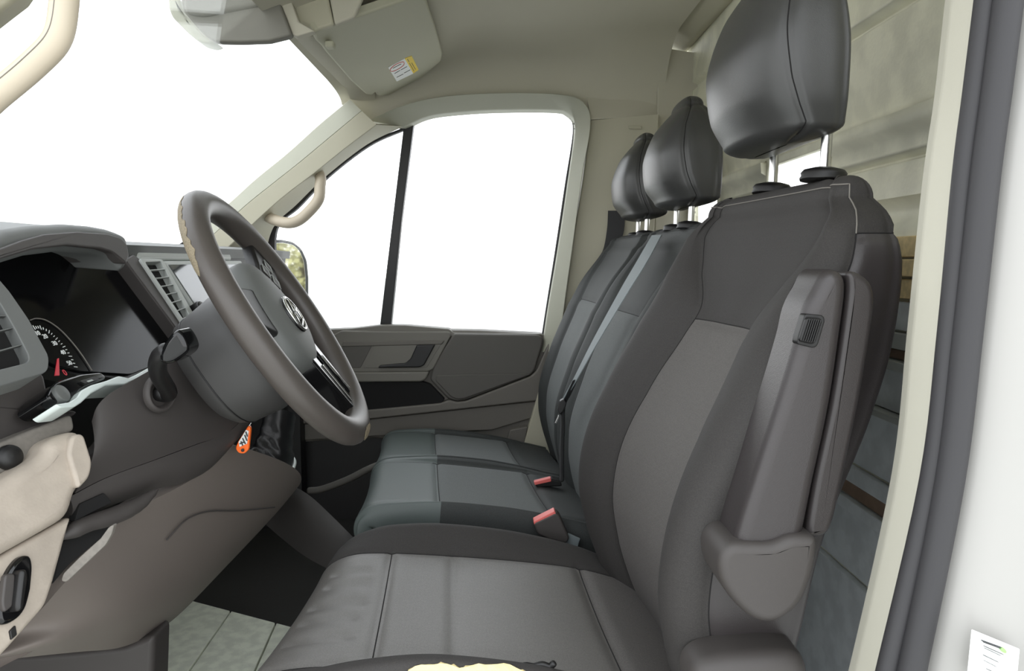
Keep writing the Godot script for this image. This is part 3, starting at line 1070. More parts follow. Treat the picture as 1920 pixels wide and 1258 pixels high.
	part("spoke_trim", g, M.chrome, w, "bright edging of the lower spoke")

	# column shroud and lever
	var col := thing("steering_column", "grey steering column shroud behind the steering wheel, with a black lever in its side", "steering column", HUB - axis * 0.1)
	g = shape()
	P = []
	for q in [[-0.028, 0.03, 0.0], [-0.03, 0.074, -0.008], [-0.036, 0.082, -0.01], [-0.06, 0.086, -0.014], [-0.1, 0.08, -0.014], [-0.112, 0.076, -0.012], [-0.122, 0.066, -0.01]]:
		var row := []
		for s in 36:
			var a := TAU * s / 36
			var y := cos(a)
			row.append(HUB + axis * q[0] + up * (q[1] * signf(y) * pow(absf(y), 0.8) + q[2]) + lat * q[1] * 1.02 * signf(sin(a)) * pow(absf(sin(a)), 0.8))
		P.append(row)
	loft(g, P, true)
	part("shroud", g, M.shroud, col)
	g = shape()
	var jo := []
	for k in 20:
		var q = P[4][(k - 1) % 36]
		jo.append(q + (q - HUB).normalized() * 0.0005)
	tube(g, jo, 0.0009, false, 5)
	part("shroud_joint", g, M.black, col)
	# lever: stalk out of a round hole, with a cranked head
	g = shape()
	var kn := Vector3(0.93, 0.1, 0.35).normalized()
	var h0 := on(302, 737, KP + kn * 0.016, kn)
	lathe(g, h0, kn, [[0.0, -0.01], [0.014, -0.008], [0.0165, 0.0], [0.0185, 0.0035], [0.021, 0.0035], [0.0235, 0.0], [0.0235, -0.004]], 32)
	part("lever_collar", g, M.dark_plastic, col, "round recessed collar of the lever")
	g = shape()
	var st := [h0 - kn * 0.005, h0 + kn * 0.012, at(297, 700, 0.83), at(298, 672, 0.81), at(312, 658, 0.805)]
	tube(g, spl(st, 6), 0.0098, false, 14)
	part("lever", g, M.black, col, "black lever")
	g = shape()
	slab(g, ats([[308, 640], [322, 622], [334, 617], [346, 634], [353, 652], [348, 664], [322, 682], [300, 684], [294, 664]], 0.795), 0.03, 0.006, 0.005)
	part("lever_head", g, M.black_gloss, col, "glossy black head of the lever")

# ---------------------------------------------------------------- dashboard
const DP := Vector3(-0.584, 0.8, -1.0)
const KP := Vector3(-0.42, 0.64, -0.9)

func build_dash() -> void:
	var dn := Vector3(0.847, 0.532, 0.0).normalized()
	var d := thing("dashboard", "grey and beige van dashboard with hooded instrument cluster, air vents and light switch", "dashboard", Vector3(-0.62, 0.012, -1.0))
	var D := func(pts: Array, s: float) -> Array: return ons(pts, DP + dn * s, dn)
	var g := shape()
	# top pad and body behind everything
	var P := []
	var body := [[-0.612, 0.77], [-0.60, 0.826], [-0.64, 0.832], [-0.75, 0.836], [-0.9, 0.83], [-1.01, 0.79], [-1.01, 0.34], [-0.82, 0.28], [-0.7, 0.36], [-0.62, 0.52], [-0.57, 0.66], [-0.585, 0.71]]
	for z in [-0.56, -0.57, -0.7, -1.2, -1.7, -2.12, -2.13]:
		var row := []
		var k := 0.985 if z == -0.56 or z == -2.13 else 1.0
		for q in rnd(v3s([[body[0][0], body[0][1], 0], [body[1][0], body[1][1], 0], [body[3][0], body[3][1], 0], [body[4][0], body[4][1], 0], [body[5][0], body[5][1], 0], [body[6][0], body[6][1], 0], [body[7][0], body[7][1], 0], [body[8][0], body[8][1], 0], [body[9][0], body[9][1], 0], [body[10][0], body[10][1], 0], [body[11][0], body[11][1], 0]]), 0.02, 5):
			row.append(Vector3(-0.8 + (q.x + 0.8) * k, 0.6 + (q.y - 0.6) * k, z))
		P.append(row)
	loft(g, P)
	part("body", g, M.black, d, "dark dashboard body")
	# instrument hood
	g = shape()
	slab(g, D.call([[-60, 446], [0, 421], [50, 414], [121, 411], [165, 415], [197, 421], [228, 432], [246, 452], [250, 478], [242, 500], [230, 487], [212, 472], [191, 465], [127, 458], [64, 465], [0, 484], [-60, 512]], 0.055), 0.14, 0.016, 0.008, dn, Vector3(-0.12, 0.0, 0))
	var hood := part("instrument_hood", g, M.dash_grey, d, "grey hood over the instruments")
	g = shape()
	slab(g, D.call([[-60, 486], [0, 464], [40, 449], [80, 438], [143, 433], [200, 437], [226, 445], [240, 460], [243, 480], [238, 494], [230, 487], [212, 472], [191, 465], [127, 458], [64, 465], [0, 484], [-60, 512]], 0.057), 0.03, 0.003, 0.006, dn, Vector3(-0.09, 0.0, 0))
	part("hood_face", g, M.dark_plastic, hood, "dark inner face of the hood")
	g = shape()
	slab(g, D.call([[-60, 512], [0, 482], [64, 463], [127, 457], [191, 464], [214, 472], [236, 488], [350, 622], [322, 690], [246, 712], [150, 704], [92, 690], [40, 640]], -0.012), 0.02, 0.002, 0.006, dn)
	part("cluster_bezel", g, M.black, d)
	g = shape()
	slab(g, D.call([[-50, 520], [0, 488], [64, 469], [127, 462], [189, 469], [208, 476], [228, 492], [332, 622], [306, 678], [244, 702], [152, 696], [98, 684], [44, 636]], -0.008), 0.006, 0.001, 0.008, dn)
	var glass := part("cluster_glass", g, M.cluster, d, "glossy black instrument glass")
	g = shape()
	tube(g, spl(D.call([[57, 600], [68, 597], [85, 600], [104, 611], [122, 627], [142, 650], [158, 672], [172, 694]], -0.0065), 5), 0.0008, false, 5)
	var dial := part("dial_ring", g, M.mid_grey, glass, "thin ring of the left dial")
	g = shape()
	var arc := spl(D.call([[64, 614], [76, 614], [92, 622], [106, 635], [120, 650], [132, 668], [142, 688]], -0.0068), 6)
	for k in range(0, arc.size(), 2):
		var t: Vector3 = (arc[mini(k + 1, arc.size() - 1)] - arc[maxi(k - 1, 0)]).normalized()
		var s := dn.cross(t) * (0.0026 if k % 6 == 0 else 0.0014)
		tube(g, [arc[k] - s, arc[k] + s], 0.0006, false, 4)
	part("dial_marks", g, M.white, glass)
	var e1 := Vector3(0, 0, -1)
	var b := Basis(e1, dn.cross(e1), dn)
	var num := 10
	for q in [[70, 624], [84, 630], [102, 643], [118, 660], [130, 680]]:
		lettering(str(num), 0.008, D.call([q], -0.0076)[0], b, M.white, glass, "dial_number")
		num += 10
	g = shape()
	slab(g, D.call([[103, 704], [108, 672], [111, 671], [112, 704]], -0.0066), 0.001, 0.0004, 0.0005, dn)
	part("needle", g, M.needle, glass, "red dial needle")
	lettering("0", 0.011, D.call([[121, 698]], -0.0076)[0], b, M.needle, glass, "dial_number")
	# strip between the instruments and the right vent
	g = shape()
	slab(g, D.call([[234, 486], [251, 476], [266, 488], [360, 620], [340, 628]], 0.012), 0.06, 0.003, 0.006, dn)
	part("cluster_side_trim", g, M.dark_plastic, d)
	# switches at the foot of the instruments and the bright trim
	g = shape()
	slab(g, D.call([[90, 742], [96, 726], [108, 714], [152, 700], [190, 696], [202, 708], [170, 722], [152, 732], [144, 746], [128, 753], [104, 753]], 0.02), 0.04, 0.004, 0.005, dn)
	var sw := part("switch_panel", g, M.black_gloss, d, "black switch panel under the instruments")
	g = shape()
	slab(g, D.call([[150, 714], [176, 706], [188, 711], [160, 720]], 0.023), 0.004, 0.0006, 0.002, dn)
	part("switch", g, M.black, sw, "small rectangular switch")
	g = shape()
	slab(g, D.call([[163, 714], [172, 711], [176, 713], [167, 716]], 0.0238), 0.001, 0.0002, 0.0005, dn)
	part("switch_mark", g, M.light_grey, sw)
	g = shape()
	lathe(g, D.call([[112, 740]], 0.02)[0], dn, [[0.0, -0.01], [0.0105, -0.01], [0.0105, 0.003], [0.009, 0.005], [0.0, 0.006]], 28)
	part("rotary_knob", g, M.dash_grey, sw, "round dimmer knob")
	g = shape()
	slab(g, D.call([[104, 757], [130, 753], [145, 744], [153, 731], [172, 721], [200, 713], [223, 704], [242, 708], [259, 700], [284, 686], [286, 694], [262, 708], [235, 721], [200, 722], [172, 737], [154, 754], [141, 762], [114, 764]], 0.03), 0.03, 0.002, 0.003, dn)
	part("bright_trim", g, M.silver, d, "silver strip curving below the instruments")
	# the two vents
	vent(d, D.call([[262, 484], [305, 486], [376, 610], [354, 622]], 0.016), D.call([[272, 491], [302, 490], [364, 606], [353, 612]], 0.016), 7, dn, M.light_grey, "narrow vertical air vent right of the instruments")
	vent(d, D.call([[-90, 420], [18, 546], [54, 598], [92, 668], [91, 692], [84, 699], [-90, 752]], 0.05), D.call([[-80, 480], [0, 566], [28, 614], [54, 664], [55, 674], [50, 680], [-80, 712]], 0.05), 4, dn, M.dash_grey, "wide air vent at the door end of the dashboard")
	# centre display
	g = shape()
	slab(g, D.call([[306, 488], [452, 488], [500, 580], [398, 600], [372, 590]], 0.01), 0.03, 0.004, 0.006, dn)
	var disp := part("display_frame", g, M.light_grey, d, "pale frame of the centre display")
	g = shape()
	slab(g, D.call([[316, 495], [446, 495], [488, 574], [400, 594], [372, 580]], 0.0115), 0.004, 0.001, 0.004, dn)
	part("display_glass", g, M.screen, disp, "centre display reflecting the windows")
	g = shape()
	lathe(g, D.call([[366, 586]], 0.012)[0], dn, [[0.0, 0.0], [0.014, 0.0], [0.014, 0.014], [0.012, 0.017], [0.0, 0.018]], 24)
	part("volume_knob", g, M.black, disp, "black rotary knob")
	g = shape()
	patch(g, [Vector3(-0.585, 0.826, -1.17), Vector3(-0.585, 0.828, -2.1)], [Vector3(-0.9, 0.845, -1.17), Vector3(-0.9, 0.845, -2.1)], Vector3.UP, 0.004, 0.02, 12, 6)
	part("top_pad", g, M.dash_grey, d, "grey top of the dashboard beyond the instruments")
	g = shape()
	slab(g, D.call([[254, 468], [430, 470], [436, 487], [264, 486]], 0.006), 0.03, 0.006, 0.006, dn)
	part("top_edge", g, M.light_grey, d)
	# left end: grey block under the vent
	var en := Vector3(0.9, 0.25, 0.35).normalized()
	var E := func(pts: Array, s: float) -> Array: return ons(pts, Vector3(-0.43, 0.55, -0.77) + en * s, en)
	g = shape()
	slab(g, E.call([[-70, 752], [0, 708], [84, 697], [93, 742], [106, 758], [152, 772], [136, 782], [0, 838], [-70, 866]], -0.06), 0.08, 0.006, 0.008)
	part("end_panel", g, M.dark_plastic, d, "dark panel under the end vent")
	g = shape()
	slab(g, E.call([[-70, 862], [0, 830], [60, 805], [136, 776], [142, 806], [96, 826], [86, 852], [0, 892], [-70, 922]], -0.03), 0.06, 0.004, 0.006)
	part("tray", g, M.mid_grey, d, "grey tray at the door end")
	g = shape()
	lathe(g, E.call([[14, 858]], -0.03)[0], en, [[0.0, 0.0], [0.0125, 0.0], [0.0125, 0.004], [0.011, 0.008], [0.006, 0.01], [0.0, 0.0105]], 28)
	part("power_socket_cap", g, M.black, d, "black round cap in the tray")
	g = shape()
	slab(g, E.call([[-70, 934], [0, 903], [84, 852], [96, 824], [144, 804], [161, 813], [176, 866], [171, 894], [148, 920], [137, 968], [60, 1012], [0, 1046], [-70, 1086]], 0.0), 0.12, 0.014, 0.01)
	part("end_block", g, M.beige, d, "pale beige block at the door end")
	g = shape()
	slab(g, E.call([[136, 815], [158, 812], [175, 866], [170, 894], [148, 918], [140, 890], [128, 850]], 0.006), 0.04, 0.004, 0.006)
	part("end_step", g, M.beige, d)
	g = shape()
	slab(g, E.call([[-70, 1080], [0, 1042], [60, 1008], [137, 966], [124, 1012], [103, 1090], [88, 1135], [20, 1213], [-6, 1240], [-70, 1300]], -0.012), 0.08, 0.006, 0.006)
	part("lower_end_panel", g, M.beige, d, "beige lower panel holding the light switch")
	g = shape()
	slab(g, E.call([[48, 1040], [60, 1042], [64, 1062], [60, 1104], [52, 1138], [38, 1158], [18, 1170], [2, 1172], [-4, 1150], [2, 1110], [18, 1070], [34, 1048]], -0.004), 0.02, 0.004, 0.008)
	var ls := part("light_switch", g, M.black_gloss, d, "oval glossy black light switch")
	g = shape()
	slab(g, E.call([[40, 1068], [52, 1066], [55, 1080], [47, 1140], [36, 1148], [32, 1138]], 0.008), 0.014, 0.004, 0.003)
	part("switch_grip", g, M.black, ls)
	g = shape()
	slab(g, E.call([[10, 1076], [30, 1074], [28, 1134], [8, 1150], [4, 1130]], 0.0), 0.006, 0.002, 0.004)
	part("switch_face", g, M.dark_plastic, ls)
	g = shape()
	slab(g, E.call([[19, 1183], [30, 1172], [33, 1190], [22, 1200]], -0.0095), 0.004, 0.001, 0.001)
	part("clip_slot", g, M.black, d)
	# knee panel round the column, its lip, and the dark slot under it
	var kn := Vector3(0.93, 0.1, 0.35).normalized()
	var K := func(pts: Array, s: float) -> Array: return ons(pts, KP + kn * s, kn)
	g = shape()
	patch(g, spl(K.call([[172, 790], [182, 762], [206, 738], [250, 712], [300, 682], [350, 640], [385, 625]], -0.012), 4), spl(K.call([[140, 925], [200, 895], [290, 862], [370, 832], [425, 812], [470, 770]], 0.0), 4), kn, 0.014, 0.03, 40, 14)
	part("column_panel", g, M.dark_plastic, d, "dark panel round the steering column")
	g = shape()
	patch(g, spl(K.call([[130, 932], [200, 896], [290, 863], [370, 833], [425, 812], [466, 776]], 0.0), 4), spl(K.call([[122, 984], [214, 946], [300, 915], [345, 905], [395, 878], [446, 824]], -0.016), 4), kn, 0.008, 0.03, 40, 10)
	part("knee_lip", g, M.dark_plastic, d)
	g = shape()
	tube(g, spl(K.call([[118, 1006], [160, 984], [210, 968], [255, 948], [282, 928], [296, 917]], 0.004), 5), [0.004, 0.006, 0.008, 0.009, 0.009, 0.009, 0.009, 0.0095, 0.01, 0.01, 0.01, 0.01, 0.01, 0.01, 0.009, 0.009, 0.008, 0.008, 0.007, 0.006, 0.005, 0.005, 0.004, 0.003, 0.002, 0.001], false, 12)
	part("fuse_cover_handle", g, M.dark_plastic, d, "grey handle lip of the lower cover")
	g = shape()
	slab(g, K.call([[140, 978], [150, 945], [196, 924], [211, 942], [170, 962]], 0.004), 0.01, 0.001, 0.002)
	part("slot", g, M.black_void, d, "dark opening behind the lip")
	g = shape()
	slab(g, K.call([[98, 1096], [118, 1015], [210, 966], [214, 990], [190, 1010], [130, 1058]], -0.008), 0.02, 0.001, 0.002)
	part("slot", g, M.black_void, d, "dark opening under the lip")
	# lower cover, sweeping down and forward
	g = shape()
	var A := spl(ats([[-70, 1226, 0.76], [50, 1166, 0.77], [118, 1096, 0.77]], 0.77) + K.call([[186, 1024], [206, 986], [260, 950], [330, 916], [400, 872], [438, 834]], -0.02), 5)
	var B := spl(ats([[-75, 1236, 0.75], [50, 1196, 0.78], [150, 1160, 0.86], [240, 1130, 0.95], [330, 1080, 1.06], [430, 1015, 1.2], [530, 935, 1.35], [574, 886, 1.42]], 1.0), 5)
	var C := spl(ats([[-80, 1248, 0.75], [60, 1231, 0.8], [150, 1222, 0.88], [230, 1213, 0.96], [300, 1180, 1.05], [362, 1127, 1.14], [453, 1028, 1.28], [527, 938, 1.42]], 1.0), 5)
	A = resample(A, 44)
	B = resample(B, 44)
	C = resample(C, 44)
	P = []
	for r in 19:
		var t := r / 18.0
		var row := []
		for k in 44:
			var ab: Vector3 = A[k].lerp(B[k], t)
			var bc: Vector3 = B[k].lerp(C[k], t)
			row.append(ab.lerp(bc, t) + Vector3(0.03, 0.005, 0.012) * sin(PI * t))
		P.append(row)
	sheet(g, P, Vector3(0.9, 0.1, 0.4), 0.02)
	part("lower_cover", g, M.dash_brown, d, "brown-grey lower cover sweeping down to the console")
	g = shape()
	var jl := []
	for q in [[313, 1012], [340, 982], [362, 967], [395, 958], [450, 957], [515, 951]]: jl.append(nearest(P, q).lerp(EYE, 0.009))
	tube(g, spl(jl, 5), 0.0012, false, 5)
	part("cover_joint", g, M.dark_plastic, d)
	g = shape()
	slab(g, ats([[-40, 1232], [60, 1228], [150, 1221], [232, 1212], [288, 1192], [284, 1330], [-40, 1330]], 0.99), 0.05, 0.01, 0.01)
	part("kick_panel", g, M.dark_plastic, d, "dark kick panel below the lower cover")
	g = shape()
	slab(g, ats([[214, 984], [209, 1002], [198, 1022], [160, 1058], [124, 1092], [114, 1090], [118, 1076], [150, 1044], [188, 1010], [204, 988]], 0.705), 0.006, 0.001, 0.003)
	part("cover_edge", g, M.mid_grey, d)

	# gear lever with its gaiter, on the console
	var gl := thing("gear_lever", "black leather gear lever gaiter with bright trim ring between dashboard and bench", "gear lever", at(505, 880, 1.42))
	g = shape()
	P = []
	var foot := spl(ats([[466, 846, 1.36], [500, 868, 1.36], [530, 890, 1.37], [549, 878, 1.42], [548, 858, 1.5], [510, 842, 1.5]], 1.4), 6, true)
	var head := spl(ats([[494, 776, 1.39], [512, 770, 1.385], [530, 768, 1.39], [550, 775, 1.41], [552, 786, 1.45], [520, 778, 1.46]], 1.4), 6, true)
	for r in 15:
		var t := r / 14.0
		var row := []
		var mid := Vector3.ZERO
		for k in foot.size():
			var q: Vector3 = foot[k].lerp(head[k], t)
			mid += q / foot.size()
			row.append(q)
		for k in row.size(): row[k] = mid + (row[k] - mid) * (1.0 + 0.06 * sin(t * 22 + k * 0.5) * (1 - t) - 0.12 * sin(PI * t))
		P.append(row)
	loft(g, P)
	part("gaiter", g, M.gaiter, gl, "creased black leather gaiter")
	g = shape()
	tube(g, foot, 0.0042, true, 8)
	part("trim_ring", g, M.silver, gl, "bright ring round the gaiter")
	g = shape()
	tube(g, [at(530, 776, 1.42), at(540, 700, 1.4), at(545, 640, 1.38)], 0.011, false, 12)
	part("lever", g, M.black, gl)
	g = shape()
	lathe(g, at(546, 632, 1.38), Vector3(0.05, 1, 0), [[0.0, -0.03], [0.017, -0.03], [0.024, -0.005], [0.025, 0.015], [0.018, 0.03], [0.0, 0.036]], 24)
	part("knob", g, M.black, gl)
	# key tag
	var kt := thing("key_tag", "orange plastic key tag with a white paper label hanging by the steering column", "key tag", at(456, 850, 1.02))
	g = shape()
	slab(g, ats([[466, 797], [470, 803], [466, 843], [458, 851], [447, 850], [441, 841], [446, 828]], 1.02), 0.005, 0.0015, 0.003)
	part("tag", g, M.orange, kt)
	g = shape()
	slab(g, ats([[461, 806], [466, 808], [463, 832], [449, 838], [447, 829]], 1.0185), 0.002, 0.0004, 0.0005)
	part("paper_label", g, M.white, kt, "white paper label")
	g = shape()
	for q in [[[452, 828], [455, 835]], [[455, 822], [460, 832]], [[459, 816], [463, 826]], [[461, 810], [464, 818]], [[450, 832], [457, 829]]]: tube(g, ats(q, 1.0175), 0.0009, false, 5)
	part("handwriting", g, M.print, kt)
	g = shape()
	lathe(g, at(455, 844, 1.0185), Vector3(0.3, 0, 1), [[0.0, 0.0], [0.0022, 0.0], [0.0022, 0.001], [0.0, 0.0011]], 14)
	part("hole", g, M.black, kt)
	g = shape()
	tube(g, spl(ats([[466, 800], [472, 790], [478, 772]], 1.022), 5), 0.001, false, 6)
	part("ring", g, M.chrome, kt)

func nearest(P: Array, q: Array) -> Vector3:               # the point of a surface seen along one ray
	var best := 1e9
	var out := Vector3.ZERO
	var r := ray(q[0], q[1]).normalized()
	for row in P:
		for p in row:
			var d: float = ((p - EYE) - r * (p - EYE).dot(r)).length()
			if d < best:
				best = d
				out = p
	return EYE + r * (out - EYE).dot(r)

func vent(root: Node3D, outer: Array, inner: Array, n: int, dn: Vector3, m: Material, label: String) -> void:
	var g := shape()
	var A := rnd(outer, 0.006)
	var B := rnd(inner, 0.004)
	band(g, A, B, dn, 0.03, 0.0012, true, 120)
	var v := part("air_vent", g, m, root, label)
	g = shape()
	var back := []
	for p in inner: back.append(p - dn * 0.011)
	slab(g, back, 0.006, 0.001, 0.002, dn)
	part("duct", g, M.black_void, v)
	var lo: Vector3
	var hi: Vector3
	for i in n:
		var t := (i + 1.0) / (n + 1.0)
		var L := []
		if inner.size() == 4: L = [inner[0].lerp(inner[3], t), inner[1].lerp(inner[2], t)]
		else:
			var q: Array = [[-80, 536, 4, 574], [-80, 590, 12, 592], [-80, 640, 25, 614], [-80, 680, 41, 646]][i]
			L = [on(q[0], q[1], DP + dn * 0.048, dn), on(q[2], q[3], DP + dn * 0.048, dn)]
		var s: Vector3 = dn.cross((L[1] - L[0]).normalized()) * 0.0007
		lo = L[0]
		hi = L[1]
		g = shape()
		slab(g, [lo - s, hi - s, hi + s, lo + s], 0.004, 0.0003, 0.0, dn)
		part("slat", g, M.light_grey if inner.size() == 4 else M.dash_grey, v)

# ---------------------------------------------------------------- the cab shell
func rim_y(x: float) -> float:
	return look([[-0.46, 0.455], [-0.36, 0.405], [-0.275, 0.44], [-0.158, 0.472], [0.0, 0.484], [0.19, 0.478], [0.25, 0.45], [0.3, 0.42], [0.5, 0.4]], x)

func roof_y(x: float) -> float:
	return 0.62 - 0.363 * (sqrt(pow(maxf(0.0, -0.03 - x), 2) + 0.0016) - 0.04 if x < -0.03 else 0.0)

func build_shell() -> void:
	# roof lining: flat in the middle, curving down to the door tops
	var P := []
	for i in 45:
		var x := lerpf(-0.455, 0.482, i / 44.0)
		var row := []
		var ry := rim_y(x)
		var top := roof_y(x)
		for k in 14:
			var a := PI / 2 * k / 13
			row.append(Vector3(x, 0.8 + lerpf(ry, top, pow(sin(a), 0.8)), -2.21 + 0.2 * (1 - cos(a))))
		for k in range(1, 16): row.append(Vector3(x, 0.8 + top, lerpf(-2.01, -0.66, k / 15.0)))
		for k in range(1, 10):
			var a := PI / 2 * (1 - k / 9.0)
			row.append(Vector3(x, 0.8 + lerpf(0.5, top, sin(a)), -0.46 - 0.2 * (1 - cos(a))))
		P.append(row)
	var g := shape()
	sheet(g, P, Vector3.DOWN, 0.03)
	struct("ceiling", g, M.liner, "cream cloth roof lining over the cab")
	g = shape()
	rbox(g, Vector3(0.05, 1.49, -1.35), Vector3(1.06, 0.06, 1.86), 0.02)
	struct("trim_1", g, M.paint, "white outer roof skin")
	g = shape()
	patch(g, ats([[548, 66, 1.55], [600, 118, 1.82], [649, 167, 2.1], [657, 186, 2.16]], 1.6), ats([[606, 62, 1.62], [656, 112, 1.88], [700, 158, 2.14], [704, 186, 2.18]], 1.6), Vector3(0.5, -0.8, 0.3), 0.006, 0.02, 20, 6)
	struct("trim_2", g, M.liner, "windscreen header trim")
	# far windscreen pillar in two facets
	g = shape()
	var A := spl(ats([[656, 186, 2.15], [600, 232, 2.15], [540, 286, 2.15], [480, 335, 2.15], [438, 373, 2.15], [380, 424, 2.15], [320, 474, 2.15]], 2.1), 6)
	var B := spl(ats([[678, 208, 2.12], [625, 252, 2.12], [565, 302, 2.12], [512, 344, 2.12], [461, 385, 2.12], [400, 440, 2.12], [340, 492, 2.12]], 2.1), 6)
	var B2 := spl(ats([[706, 234, 2.11], [650, 276, 2.11], [590, 324, 2.11], [540, 362, 2.11], [500, 396, 2.11], [440, 452, 2.11], [376, 512, 2.11]], 2.1), 6)
	var C := spl(ats([[758, 237, 2.24], [690, 270, 2.24], [612, 330, 2.24], [556, 384, 2.24], [512, 428, 2.24], [494, 500, 2.24], [480, 560, 2.24]], 2.1), 6)
	band(g, A, B, Vector3(0.2, 0, 1).normalized(), 0.04, 0.003)
	struct("trim_3", g, M.frame, "light facet of the far windscreen pillar")
	g = shape()
	band(g, B, B2, Vector3(0.1, 0, 1).normalized(), 0.04, 0.002)
	struct("trim_4", g, M.pillar, "cream middle facet of the far windscreen pillar")
	g = shape()
	band(g, B2, C, Vector3(0.5, -0.3, 1).normalized(), 0.03, 0.002)
	struct("trim_16", g, M.pillar, "inner facet of the far windscreen pillar beside the side window")
	# door frame over and behind the far side window
	g = shape()
	A = spl(ats([[690, 226], [752, 198], [830, 180], [950, 173], [1060, 177], [1098, 194], [1108, 234], [1092, 330], [1076, 450], [1058, 580], [1050, 660]], 2.17), 8)
	B = spl(ats([[758, 238], [800, 219], [852, 211], [934, 206], [1040, 206], [1066, 214], [1078, 240], [1064, 350], [1046, 470], [1026, 590], [1016, 660]], 2.23), 8)
	band(g, A, B, Vector3(0, 0, 1), 0.05, 0.006, false, 90)
	struct("trim_5", g, M.frame, "pale frame round the far door window")
	g = shape()
	band(g, spl(ats([[1107, 226], [1094, 330], [1074, 450], [1050, 580], [1014, 720], [975, 850], [940, 930]], 2.2), 6), spl(ats([[1236, 214], [1232, 330], [1226, 450], [1216, 580], [1200, 720], [1190, 850], [1180, 930]], 2.16), 6), Vector3(0, 0, 1), 0.06, 0.004, false, 60)
	var bp := struct("trim_6", g, M.pillar, "cream trim of the far rear door pillar")
	g = shape()
	slab(g, ats([[1178, 235], [1202, 236], [1203, 242], [1179, 241]], 2.157), 0.002, 0.0006, 0.002)
	part("trim_cap", g, M.pillar, bp)
	g = shape()
	band(g, spl(ats([[1108, 224], [1150, 222], [1189, 225], [1212, 231], [1236, 246]], 2.185), 6), spl(ats([[1100, 180], [1150, 180], [1190, 180], [1215, 185], [1240, 195]], 2.21), 6), Vector3(0, 0, 1), 0.05, 0.004, false, 30)
	struct("trim_7", g, M.liner, "lining above the far rear pillar")
	g = shape()
	band(g, ats([[1233, 88], [1233, 216], [1226, 500], [1215, 800]], 2.19), ats([[1310, 100], [1310, 186], [1310, 500], [1310, 800]], 2.19), Vector3(0, 0, 1), 0.05, 0.004, false, 30)
	struct("trim_8", g, M.liner, "narrow lining strip beside the bulkhead")
	# bulkhead with two windows and pressed ribs
	var bx := 0.56
	var W := [[-1.9, -2.17, 0.095, 0.185], [-1.27, -1.56, 0.115, 0.2]]
	g = shape()
	var wall := func(z0: float, z1: float, prof: Array) -> void:
		var rows := []
		for z in [z0, z1]:
			var row := []
			for q in prof: row.append(Vector3(bx + q[1], 0.8 + q[0], z))
			rows.append(row)
		sheet(g, rows, Vector3.LEFT, 0.012)
	var up_p := [[0.208, -0.004], [0.212, 0.014], [0.222, 0.012], [0.345, 0.0], [0.353, 0.014], [0.359, 0.014], [0.364, -0.004], [0.372, -0.002], [0.49, 0.0], [0.501, 0.014], [0.508, 0.014], [0.514, -0.004], [0.522, 0.0], [0.66, 0.0]]
	var low_p := [[-0.80, 0.0], [0.03, 0.0], [0.045, 0.0], [0.06, 0.018], [0.078, 0.02], [0.09, 0.0]]
	wall.call(-2.4, -0.56, up_p)
	wall.call(-2.4, -0.56, low_p)
	var mid_p := [[0.09, 0.0], [0.136, 0.0], [0.14, 0.012], [0.145, 0.012], [0.149, -0.003], [0.155, 0.0], [0.175, 0.0], [0.183, -0.014], [0.204, -0.016], [0.208, -0.004]]
	wall.call(-2.4, W[0][1], mid_p)
	wall.call(W[0][0], W[1][1], mid_p)
	wall.call(W[1][0], -0.56, mid_p)
	for w in W:
		for q in [[0.09, w[2]], [w[3], 0.208]]: wall.call(w[0], w[1], [[q[0], 0.0], [q[1], 0.0]])
	var bh := struct("wall_rear", g, M.bulkhead, "cream steel bulkhead with pressed ribs behind the seats")
	# lower bulkhead sheets and boards seen in the gap beside the driver seat
	var strip := func(called: String, y0: float, y1: float, proud: float, m: Material, label: String) -> void:
		g = shape()
		slab(g, [Vector3(bx - proud, 0.8 + y0, -0.62), Vector3(bx - proud, 0.8 + y1, -0.62), Vector3(bx - proud, 0.8 + y1, -1.5), Vector3(bx - proud, 0.8 + y0, -1.5)], maxf(proud, 0.002) - 0.001, 0.0015, 0.003, Vector3.LEFT)
		part(called, g, m, bh, label)
	strip.call("board", 0.006, 0.034, 0.014, M.wood, "pale wooden board")
	strip.call("board", -0.02, 0.003, 0.018, M.wood, "")
	strip.call("board", -0.05, -0.024, 0.012, M.wood, "")
	strip.call("panel", -0.095, -0.055, 0.006, M.bulkhead_grey, "grey lower bulkhead sheet")
	strip.call("panel", -0.12, -0.098, 0.014, M.light_grey, "")
	strip.call("rib", -0.135, -0.122, 0.006, M.rust, "rusty rib")
	strip.call("panel", -0.15, -0.137, 0.018, M.light_grey, "")
	strip.call("panel", -0.21, -0.152, 0.006, M.bulkhead_grey, "")
	strip.call("rib", -0.222, -0.212, 0.02, M.light_grey, "bright edge of a rib")
	strip.call("panel", -0.315, -0.224, 0.004, M.bulkhead_grey, "")
	strip.call("panel", -0.345, -0.319, 0.01, M.bulkhead_grey, "")
	strip.call("rib", -0.37, -0.347, 0.004, M.rust, "")
	strip.call("panel", -0.392, -0.372, 0.012, M.bulkhead_grey, "")
	strip.call("panel", -0.49, -0.396, 0.004, M.bulkhead_grey, "")
	strip.call("panel", -0.79, -0.494, 0.012, M.bulkhead_grey, "")
	g = shape()
	P = []
	for z in [-2.26, -0.56]:
		var row := []
		for q in rnd(v3s([[0.47, 1.446, z], [0.478, 1.436, z], [0.541, 1.41, z], [0.575, 1.43, z], [0.575, 1.46, z], [0.47, 1.46, z]]), 0.012): row.append(q)
		P.append(row)
	loft(g, P)
	struct("trim_9", g, M.pillar, "cream cross rail over the bulkhead")
	var n := 3
